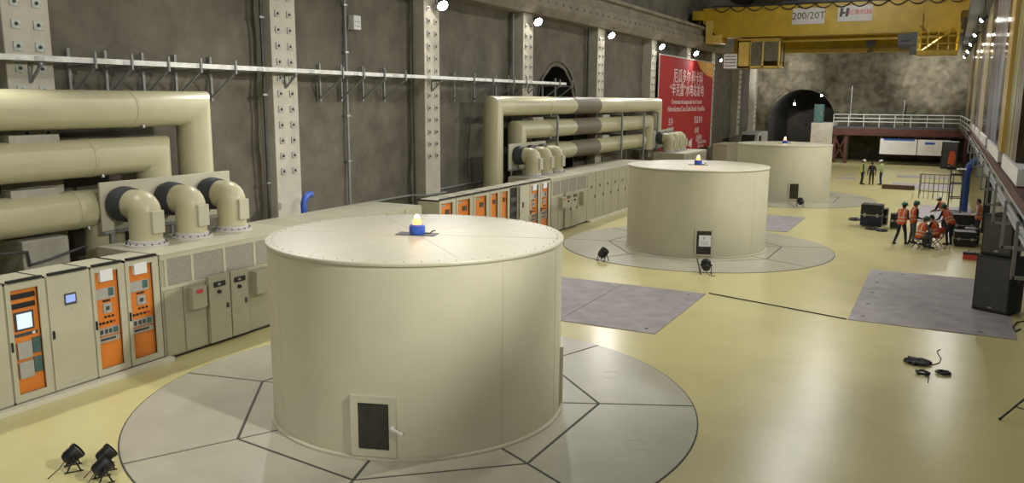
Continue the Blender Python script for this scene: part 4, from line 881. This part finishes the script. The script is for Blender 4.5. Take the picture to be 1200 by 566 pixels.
    if vest:
        vc = []; e = .022
        for sgn in (-1, 1):
            vc.append((hip+up*.02+right*sgn*.06, mid+right*sgn*.055, .115+e, .11+e)); vc.append((mid+right*sgn*.06, ch+right*sgn*.085, .11+e, .115+e))
        vc.append((sh-right*.135, sh+right*.135, .066+e*.8, .066+e*.8))
        mb = MB()
        for a, b, ra, rb in vc: capsule(mb, a, b, ra, rb)
        v, cen = remesh(mb, 'vest', [vest, 'strip'], t, .016)
        L = (ch-hip).length; hh = (cen-np.array(hip))@np.array(up)
        xs = cen[:, 0]
        mi = (((hh > .16*L) & (hh < .28*L)) | ((hh > .48*L) & (hh < .60*L)) | ((np.abs(np.abs(xs)-.10) < .025) & (hh > .6*L))).astype(int)
        v.data.polygons.foreach_set('material_index', mi.tolist())
    if hat:
        R = Matrix((right, fh, hup)).transposed().to_4x4(); T = Matrix.Translation(hd+hup*.035) @ R
        mb = MB(); mb.lathe([(.145, 0), (.15, .008), (.122, .018), (.120, .05), (.105, .088), (.07, .115), (.02, .126)], n=24); mb.box(-.018, .018, -.09, .1, .10, .132); mb.ball((0, .10, .006), .085, 12, (1, 1.0, .1)); mb.v = [T @ q for q in mb.v]
        sub('helmet', mb, hat, t, local=True)
    return t
def seat(x, y, rot, label, m='darkgrey', back=False, h=.40):
    t = thing('folding_chair' if back else 'folding_stool', label, 'chair' if back else 'stool', (x, y, 0), rot)
    b = MB(); b.box(-.2, .2, -.2, .2, h-.03, h); sub('seat', b, m, t, local=True, smooth=0, bevel=.01)
    for sx in (-.17, .17): b = MB(); b.bar((sx, -.2, 0), (sx, .17, h-.03), .025); sub('leg', b, 'darkgrey', t, local=True, smooth=0); b = MB(); b.bar((sx, .2, 0), (sx, -.17, h-.03), .025); sub('leg', b, 'darkgrey', t, local=True, smooth=0)
    if back:
        b = MB(); b.box(-.2, .2, -.22, -.19, h+.18, h+.42); sub('backrest', b, m, t, local=True, smooth=0, bevel=.01)
        for sx in (-.17, .17): b = MB(); b.bar((sx, -.18, h-.03), (sx, -.215, h+.4), .025); sub('back_post', b, 'darkgrey', t, local=True, smooth=0)
    return t
def fp(px, py): p = at(px, py, z=0); return p.x, p.y
D = math.radians
x, y = fp(1054.5, 286.5); person(x, y, D(-28), 'stride', 'standing worker in orange vest and green helmet, leftmost of the group by the equipment')
x, y = fp(1068, 285); person(x, y, D(-62), 'stand', 'standing worker in orange vest, second from left, facing the crouching ones', hat='hatgreen', legs='greycloth')
x, y = fp(1076, 291); person(x, y, D(-50), 'sit', 'worker in orange vest and green helmet sitting on a stool, grey trousers', legs='greycloth', shirt='greycloth'); seat(x, y, D(-50), 'small dark folding stool under the sitting worker in green helmet')
x, y = fp(1096, 289); person(x, y, D(62), 'sit', 'bare headed dark haired worker in orange vest leaning forward on a red chair', hat=None, legs='trousers'); seat(x, y, D(62), 'red folding chair under the bare headed worker', 'label_red', True)
x, y = fp(1111, 287); person(x, y, D(50), 'bend', 'worker in orange vest bending at the right of the seated pair, dark trousers', hat='hatgreen')
x, y = fp(1106, 274); person(x, y, D(60), 'bend', 'worker in white helmet and orange vest standing behind the black equipment', hat='hatwhite')
x, y = fp(1144, 281); person(x, y, D(75), 'stand', 'worker in orange vest standing alone at the right of the black equipment, bare headed', hat=None, shirt='signgrey')
x, y = fp(1009.5, 216); person(x, y, D(-70), 'idle', 'left distant person in lime vest and white helmet, dark trousers', 'lime', 'hatwhite')
x, y = fp(1020.5, 216.5); person(x, y, D(10), 'idle', 'distant person in plain dark clothes between the two lime vests', None, None, shirt='black', legs='black', scale=.92)
x, y = fp(1031.5, 216.5); person(x, y, D(80), 'stand', 'right distant person in lime vest and white helmet, blue trousers', 'lime', 'hatwhite', legs='trousers2', shirt='signgrey')

# ------------------------------------------------------------------ sound equipment and clutter
def pa(x, y, z, rot, w, d, h, label, taper=.0, split=False):
    t = thing('loudspeaker', label, 'loudspeaker', (x, y, z), rot, 'black loudspeakers')
    b = MB(); b.prism([(-w/2, -d/2), (w/2, -d/2), (w/2-taper, d/2), (-w/2+taper, d/2)], .03 if z == 0 else 0, h); sub('cabinet', b, 'black', t, local=True, smooth=0, bevel=.025)
    b = MB(); b.box(-w/2+.05, w/2-.05, -d/2-.02, -d/2, .08, h-.06); g = sub('grille', b, 'darkgrey', t, local=True, smooth=0, bevel=.01)
    b = MB(); b.box(-.05, .05, -d/2-.025, -d/2-.018, .12, .16); sub('badge', b, 'steel', g, local=True, smooth=0)
    for sx in (-1, 1): b = MB(); b.box(sx*(w/2+.005)-.012, sx*(w/2+.005)+.012, -.1, .1, h*.55, h*.65); sub('side_handle', b, 'darkgrey', t, local=True, smooth=0)
    if z == 0:
        for sx in (-1, 1):
            for sy in (-1, 1): b = MB(); b.cone((sx*(w/2-.1), sy*(d/2-.1), 0), (sx*(w/2-.1), sy*(d/2-.1), .03), .04, n=10); sub('foot', b, 'black', t, local=True)
    return t
pa(1.66, 26.15, .016, D(-27), .98, .80, 1.58, 'wide black loudspeaker on the floor at the right, bottom of the stack')
pa(1.66, 26.25, 1.598, D(-27), .84, .72, 1.15, 'narrower black loudspeaker on top of the right stack', .08)
# equipment by the workers
def case(x, y, z, rot, w, d, h, label, lid=True, m='black'):
    t = thing('flight_case', label, 'flight case', (x, y, z), rot, 'black flight cases')
    b = MB(); b.box(-w/2, w/2, -d/2, d/2, .06, h*.52); sub('case_body', b, m, t, local=True, smooth=0, bevel=.015)
    b = MB(); b.box(-w/2, w/2, -d/2, d/2, h*.54, h); sub('lid', b, 'black', t, local=True, smooth=0, bevel=.015)
    b = MB(); b.box(-w/2-.006, w/2+.006, -d/2-.006, d/2+.006, h*.51, h*.545); sub('edge_strip', b, 'steel', t, local=True, smooth=0)
    for sx in (-1, 1): b = MB(); b.box(sx*w*.3-.05, sx*w*.3+.05, -d/2-.02, -d/2, h*.45, h*.6); sub('latch', b, 'steel', t, local=True, smooth=0)
    for sx in (-1, 1):
        for sy in (-1, 1): b = MB(); b.cone((sx*w*.4-.02, sy*d*.35, .03), (sx*w*.4+.02, sy*d*.35, .03), .03, n=10); sub('caster', b, 'darkgrey', t, local=True)
    return t
M['caseblue'] = mat('dark blue panel', (.012, .016, .04), .5, var=.2)
x, y = fp(1020, 266); case(x, y+.4, 0, D(-3), .92, .75, 1.05, 'black flight case with dark blue lower half standing alone left of the workers', m='caseblue')
x, y = fp(1035, 264); case(x, y+.3, 0, D(-3), .30, .6, .78, 'narrow black flight case hugging the right side of the blue one')
x, y = fp(1047, 268); case(x, y+.2, 0, D(5), .34, .5, .7, 'small black case half hidden behind the leftmost standing worker')
x, y = fp(1123, 288); case(x+.2, y+.1, 0, D(4), .8, .7, .62, 'black flight case low behind the bending worker')
x, y = fp(1138, 286); case(x, y+.1, 0, D(-6), .55, .6, .66, 'black flight case between the bending worker and the lone right worker')
x, y = fp(1128, 280); case(x, y+.7, 0, D(2), 1.0, .6, 1.0, 'taller black flight case at the rear of the equipment')
def flat(px, py, rx, ry, h, label, rot=0):
    x, y = fp(px, py); t = thing('cable_reel', label, 'cable', (x, y, 0), rot, 'flat black coils on the floor')
    for k in range(4):
        b = MB(); n = 20; r = 1-.2*k; b.tube([(rx*r*math.cos(2*PI*i/n), ry*r*math.sin(2*PI*i/n), h*.35+h*.1*math.sin(i*1.9+k)) for i in range(n+1)], h*.34, 6, caps=False); sub('loop', b, 'black', t, local=True)
    return t
flat(1001.5, 257.5, .26, .42, .10, 'flat black cable coil left of the blue flight case')
flat(1021, 268.5, .26, .28, .09, 'flat black cable coil just in front of the blue flight case')
flat(1033, 270.5, .24, .3, .10, 'flat black cable coil in front of the narrow flight case')
x, y = fp(1138, 304); t = thing('tool_box', 'small red tool box with black lid near the loudspeaker stack', 'tool box', (x, y, 0), D(-5)); b = MB(); b.box(-.28, .28, -.16, .16, 0, .2); sub('box', b, 'label_red', t, local=True, smooth=0, bevel=.01); b = MB(); b.box(-.28, .28, -.16, .16, .2, .28); sub('lid', b, 'black', t, local=True, smooth=0, bevel=.01); b = MB(); b.tube([(-.1, 0, .28), (-.1, 0, .34), (.1, 0, .34), (.1, 0, .28)], .012, 6); sub('handle', b, 'black', t, local=True)
# scaffold stand with hanging speaker
t = thing('scaffold_stand', 'dark steel scaffold stand behind the workers', 'stand', (.65, 45, 0))
YSC = 45.0; xa = at(1113, 220, y=YSC).x; xb2 = at(1128, 220, y=YSC).x; zt2 = at(1113, 199, y=YSC).z
for x in (xa, xb2):
    for y in (YSC, YSC+.7): b = MB(); b.bar((x, y, 0), (x, y, zt2), .06); sub('post', b, 'darkgrey', t, smooth=0)
for z in (.5, 1.2, 1.9, zt2-.25):
    b = MB(); b.bar((xa, YSC, z), (xb2, YSC, z), .05); b.bar((xa, YSC+.7, z), (xb2, YSC+.7, z), .05); b.bar((xa, YSC, z), (xa, YSC+.7, z), .05); b.bar((xb2, YSC, z), (xb2, YSC+.7, z), .05); sub('rung', b, 'darkgrey', t, smooth=0)
b = MB(); b.box(xa-.2, xb2+.1, YSC-.1, YSC+.8, zt2, zt2+.04); sub('platform', b, 'darkgrey', t, smooth=0)
s0, s1 = at(1104.5, 166, y=YSC), at(1121, 199, y=YSC)
pa((s0.x+s1.x)/2, YSC+.35, zt2+.04, 0, s1.x-s0.x, .7, s0.z-zt2-.04, 'black loudspeaker raised on the scaffold stand, orange cloth on its front')
b = MB(); xm = at(1115, 185, y=YSC-.05).x; za, zb = at(1115, 177, y=YSC-.05).z, at(1115, 194, y=YSC-.05).z
b.prism([(xm-.16, zb+.1), (xm+.1, zb), (xm+.2, zb+.35), (xm+.1, za), (xm-.08, za)], YSC-.08, YSC-.03, 0, Matrix(((1, 0, 0, 0), (0, 0, 1, 0), (0, 1, 0, 0), (0, 0, 0, 1)))); solo('safety_vest', b, 'hivis', (xm, YSC-.06, zb), 'orange vest hanging on the raised black loudspeaker', 'vest', bevel=.015)
# guard rail
t = thing('guard_rail', 'grey tubular guard rail standing on the floor beyond the workers', 'guard rail', (-.3, 55.6, 0))
gy = 55.6; gx0, gx1 = at(1077, 225, y=gy).x, at(1116, 225, y=gy).x
for k in range(8):
    x = gx0+(gx1-gx0)*k/7; b = MB(); b.bar((x, gy, 0), (x, gy, 1.5), .07 if k in (0, 3, 7) else .04); sub('post', b, 'greysteel', t, smooth=0)
for z in (.45, .95, 1.48): b = MB(); b.bar((gx0, gy, z), (gx1, gy, z), .06); sub('rail', b, 'greysteel', t, smooth=0)
for x in (gx0, gx1):
    b = MB(); b.bar((x, gy, 1.48), (x, gy+2.5, 1.48), .06); b.bar((x, gy+2.5, 0), (x, gy+2.5, 1.5), .06); sub('side_rail', b, 'greysteel', t, smooth=0)
b = MB(); b.box(-3.6, -1.6, 60.4, 60.8, 0, .28); t = thing('timber_beam', 'low dark timber beam lying right of the lime vested workers', 'beam', (-2.6, 60.6, 0)); M['timber'] = mat('dark timber', (.09, .05, .03), .8, var=.3, stretch=(1, 8, 8)); sub('beam', b, 'timber', t, smooth=0, bevel=.01)
# blue duct and post
yd = 50.0; pts = [at(px, py, y=yd) for px, py in ((1131.5, 218), (1132, 208), (1134, 200), (1137.5, 194), (1142, 190), (1147, 188))]; x0 = pts[0].x
b = MB(); b.tube([Vector((x0, yd, .02))]+pts, .20, 16); t = thing('blue_duct', 'thick blue hose bending up to the right wall behind the workers', 'hose', (x0, yd, .02)); sub('hose', b, 'bluehose', t)
for k, z in enumerate((.5, 1.1, 1.7)): b = MB(); b.lathe([(.205, 0), (.225, .02), (.205, .04)], (x0, yd, z), 16, cap0=False, cap1=False); sub('hose_ring', b, 'bluehose', t)
x, y = fp(1153, 272); t = thing('steel_post', 'black upright post beside the right wall above the loudspeaker stack', 'post', (x, y, 0)); b = MB(); b.box(x-.14, x+.14, y-.14, y+.14, 0.04, 2.6); sub('post', b, 'black', t, smooth=0, bevel=.02); b = MB(); b.box(x-.3, x+.3, y-.3, y+.3, 0, .04); sub('base_plate', b, 'black', t, smooth=0)
for k, (y, l) in enumerate([(24.0, 'pale column foot at the right wall just behind the loudspeaker stack'), (33.0, 'pale column foot at the right wall behind the pipes')]):
    t = thing('wall_pier', l, 'pier', (2.35, y, 0)); b = MB(); b.box(2.22, XR-.02, y-.4, y+.4, 0, 2.7); sub('pier', b, 'dirt', t, smooth=0, bevel=.02)
# stage uplights around the housings
def uplight(px, py, target, label, s=1.0):
    x, y = fp(px, py); d = Vector((target[0]-x, target[1]-y, 0)); rot = math.atan2(d.y, d.x)-PI/2
    t = thing('stage_light', label, 'stage light', (x, y, 0), rot, 'small black stage lights on the floor'); t.scale = (s,)*3
    tilt = Matrix.Translation((0, 0, .27)) @ Matrix.Rotation(D(38), 4, 'X')
    b = MB(); b.lathe([(.06, -.17), (.115, -.15), (.135, -.10), (.135, .05), (.15, .06), (.15, .13), (.135, .13)], (0, 0, 0), 20, axis=(0, 1, 0), cap1=False); b.v = [tilt @ v for v in b.v]; body = sub('lamp_body', b, 'black', t, local=True)
    b = MB(); b.lathe([(.136, .10), (.06, .112), (.01, .115)], (0, 0, 0), 20, axis=(0, 1, 0)); b.v = [tilt @ v for v in b.v]; sub('lens', b, 'darkgrey', body, local=True)
    b = MB()
    for k in range(5): b.lathe([(.137, -.09+.026*k), (.146, -.085+.026*k), (.137, -.08+.026*k)], (0, 0, 0), 20, axis=(0, 1, 0), cap0=False, cap1=False)
    b.v = [tilt @ v for v in b.v]; sub('cooling_fins', b, 'black', body, local=True)
    for sg in (-1, 1):
        b = MB(); b.bar((sg*.165, 0, .27), (sg*.165, .10, .012), .028, .012); b.bar((sg*.165, 0, .27), (sg*.165, -.12, .012), .028, .012); b.bar((sg*.165, .14, .008), (sg*.165, -.16, .008), .03, .016); sub('leg', b, 'black', t, local=True, smooth=0)
        b = MB(); b.cone((sg*.13, 0, .27), (sg*.19, 0, .27), .025, n=10); sub('knob', b, 'black', t, local=True)
    b = MB(); b.tube([(0, -.13, .18), (.02, -.24, .05), (.1, -.34, .012), (.25, -.42, .012)], .008, 6); sub('cord', b, 'black', t, local=True)
c1 = (UX, UY[0]); c2 = (UX, UY[1]); c3 = (UX, UY[2])
uplight(87, 549, c1, 'black stage light standing alone at the bottom left corner', .88)
uplight(126, 548, c1, 'rear black stage light of the touching pair beside the nearest pit cover', .85)
uplight(122, 563, c1, 'black stage light at bottom edge, front one of a touching pair', .88)
uplight(706.5, 305.5, c2, 'small black stage light left of the middle housing on its pit cover', 1.1)
uplight(827, 320.5, c2, 'small black stage light in front of the noticed window of the middle housing', 1.1)
uplight(937.5, 242, c3, 'tiny black stage light in front of the farthest housing', 1.1)
# cable coils in the right foreground
def coil(px, py, r, n, label, tail=None):
    x, y = fp(px, py); t = thing('cable_coil', label, 'cable', (x, y, 0), 0, 'black cable coils in the right foreground')
    rnd = random.Random(px); pts = []
    for k in range(n*14+1):
        a = 2*PI*k/14; rr = r*((.15+.85*rnd.random()) if n > 10 else (.62+.38*rnd.random())); pts.append((rr*math.cos(a), rr*math.sin(a)*.9, .015+.035*rnd.random()+.02*(k/14)/n))
    b = MB(); b.tube(pts, .017, 6); sub('loops', b, 'black', t, local=True)
    if tail: b = MB(); b.tube([Vector(fp(*q)+(.012,))-Vector((x, y, 0)) for q in tail], .009, 6); sub('loose_end', b, 'black', t, local=True)
coil(1075, 425.5, .30, 14, 'largest tangled black cable heap on the yellow floor with a curling loose end', [(1082, 427), (1092, 428), (1100, 426), (1103, 421), (1099, 415), (1098, 412), (1102, 410)])
coil(1081, 438.5, .15, 4, 'small black cable coil below the tangled heap, left of the other coil', [(1084, 440), (1088, 443), (1087.5, 449)])
coil(1105, 438.5, .15, 6, 'small dense black cable coil right of the tangled heap')
b = MB(); b.tube([Vector(fp(*q)+(.012,)) for q in ((1196, 386), (1190, 389), (1187, 384), (1192, 378), (1200, 377))], .02, 6); solo('loose_cable', b, 'black', fp(1190, 386)+(0,), 'loose black cable at the right frame edge by the loudspeaker stack', 'cable')
# tripod cut by the right frame edge
fx, fy = fp(1171.5, 492); sx, sy = fx+.62, fy+.12
t = thing('tripod_stand', 'black tripod stand cut off by the right frame edge', 'stand', (sx, sy, 0))
b = MB(); b.cone((sx, sy, .12), (sx, sy, 1.5), .022, n=10); sub('pole', b, 'black', t)
for a in (math.atan2(fy-sy, fx-sx), math.atan2(fy-sy, fx-sx)+2*PI/3, math.atan2(fy-sy, fx-sx)-2*PI/3):
    q = Vector((sx+.63*math.cos(a), sy+.63*math.sin(a), .02)); b = MB(); b.bar(q, (sx, sy, .78), .03); l = sub('leg', b, 'black', t, smooth=0); b = MB(); b.bar(q.lerp(Vector((sx, sy, .78)), .35), (sx, sy, .2), .016); sub('strut', b, 'black', l, smooth=0); b = MB(); b.ball(q, .03, 8); sub('rubber_foot', b, 'black', l)
b = MB(); b.cone((sx, sy, .74), (sx, sy, .84), .045, n=12); sub('collar', b, 'black', t)
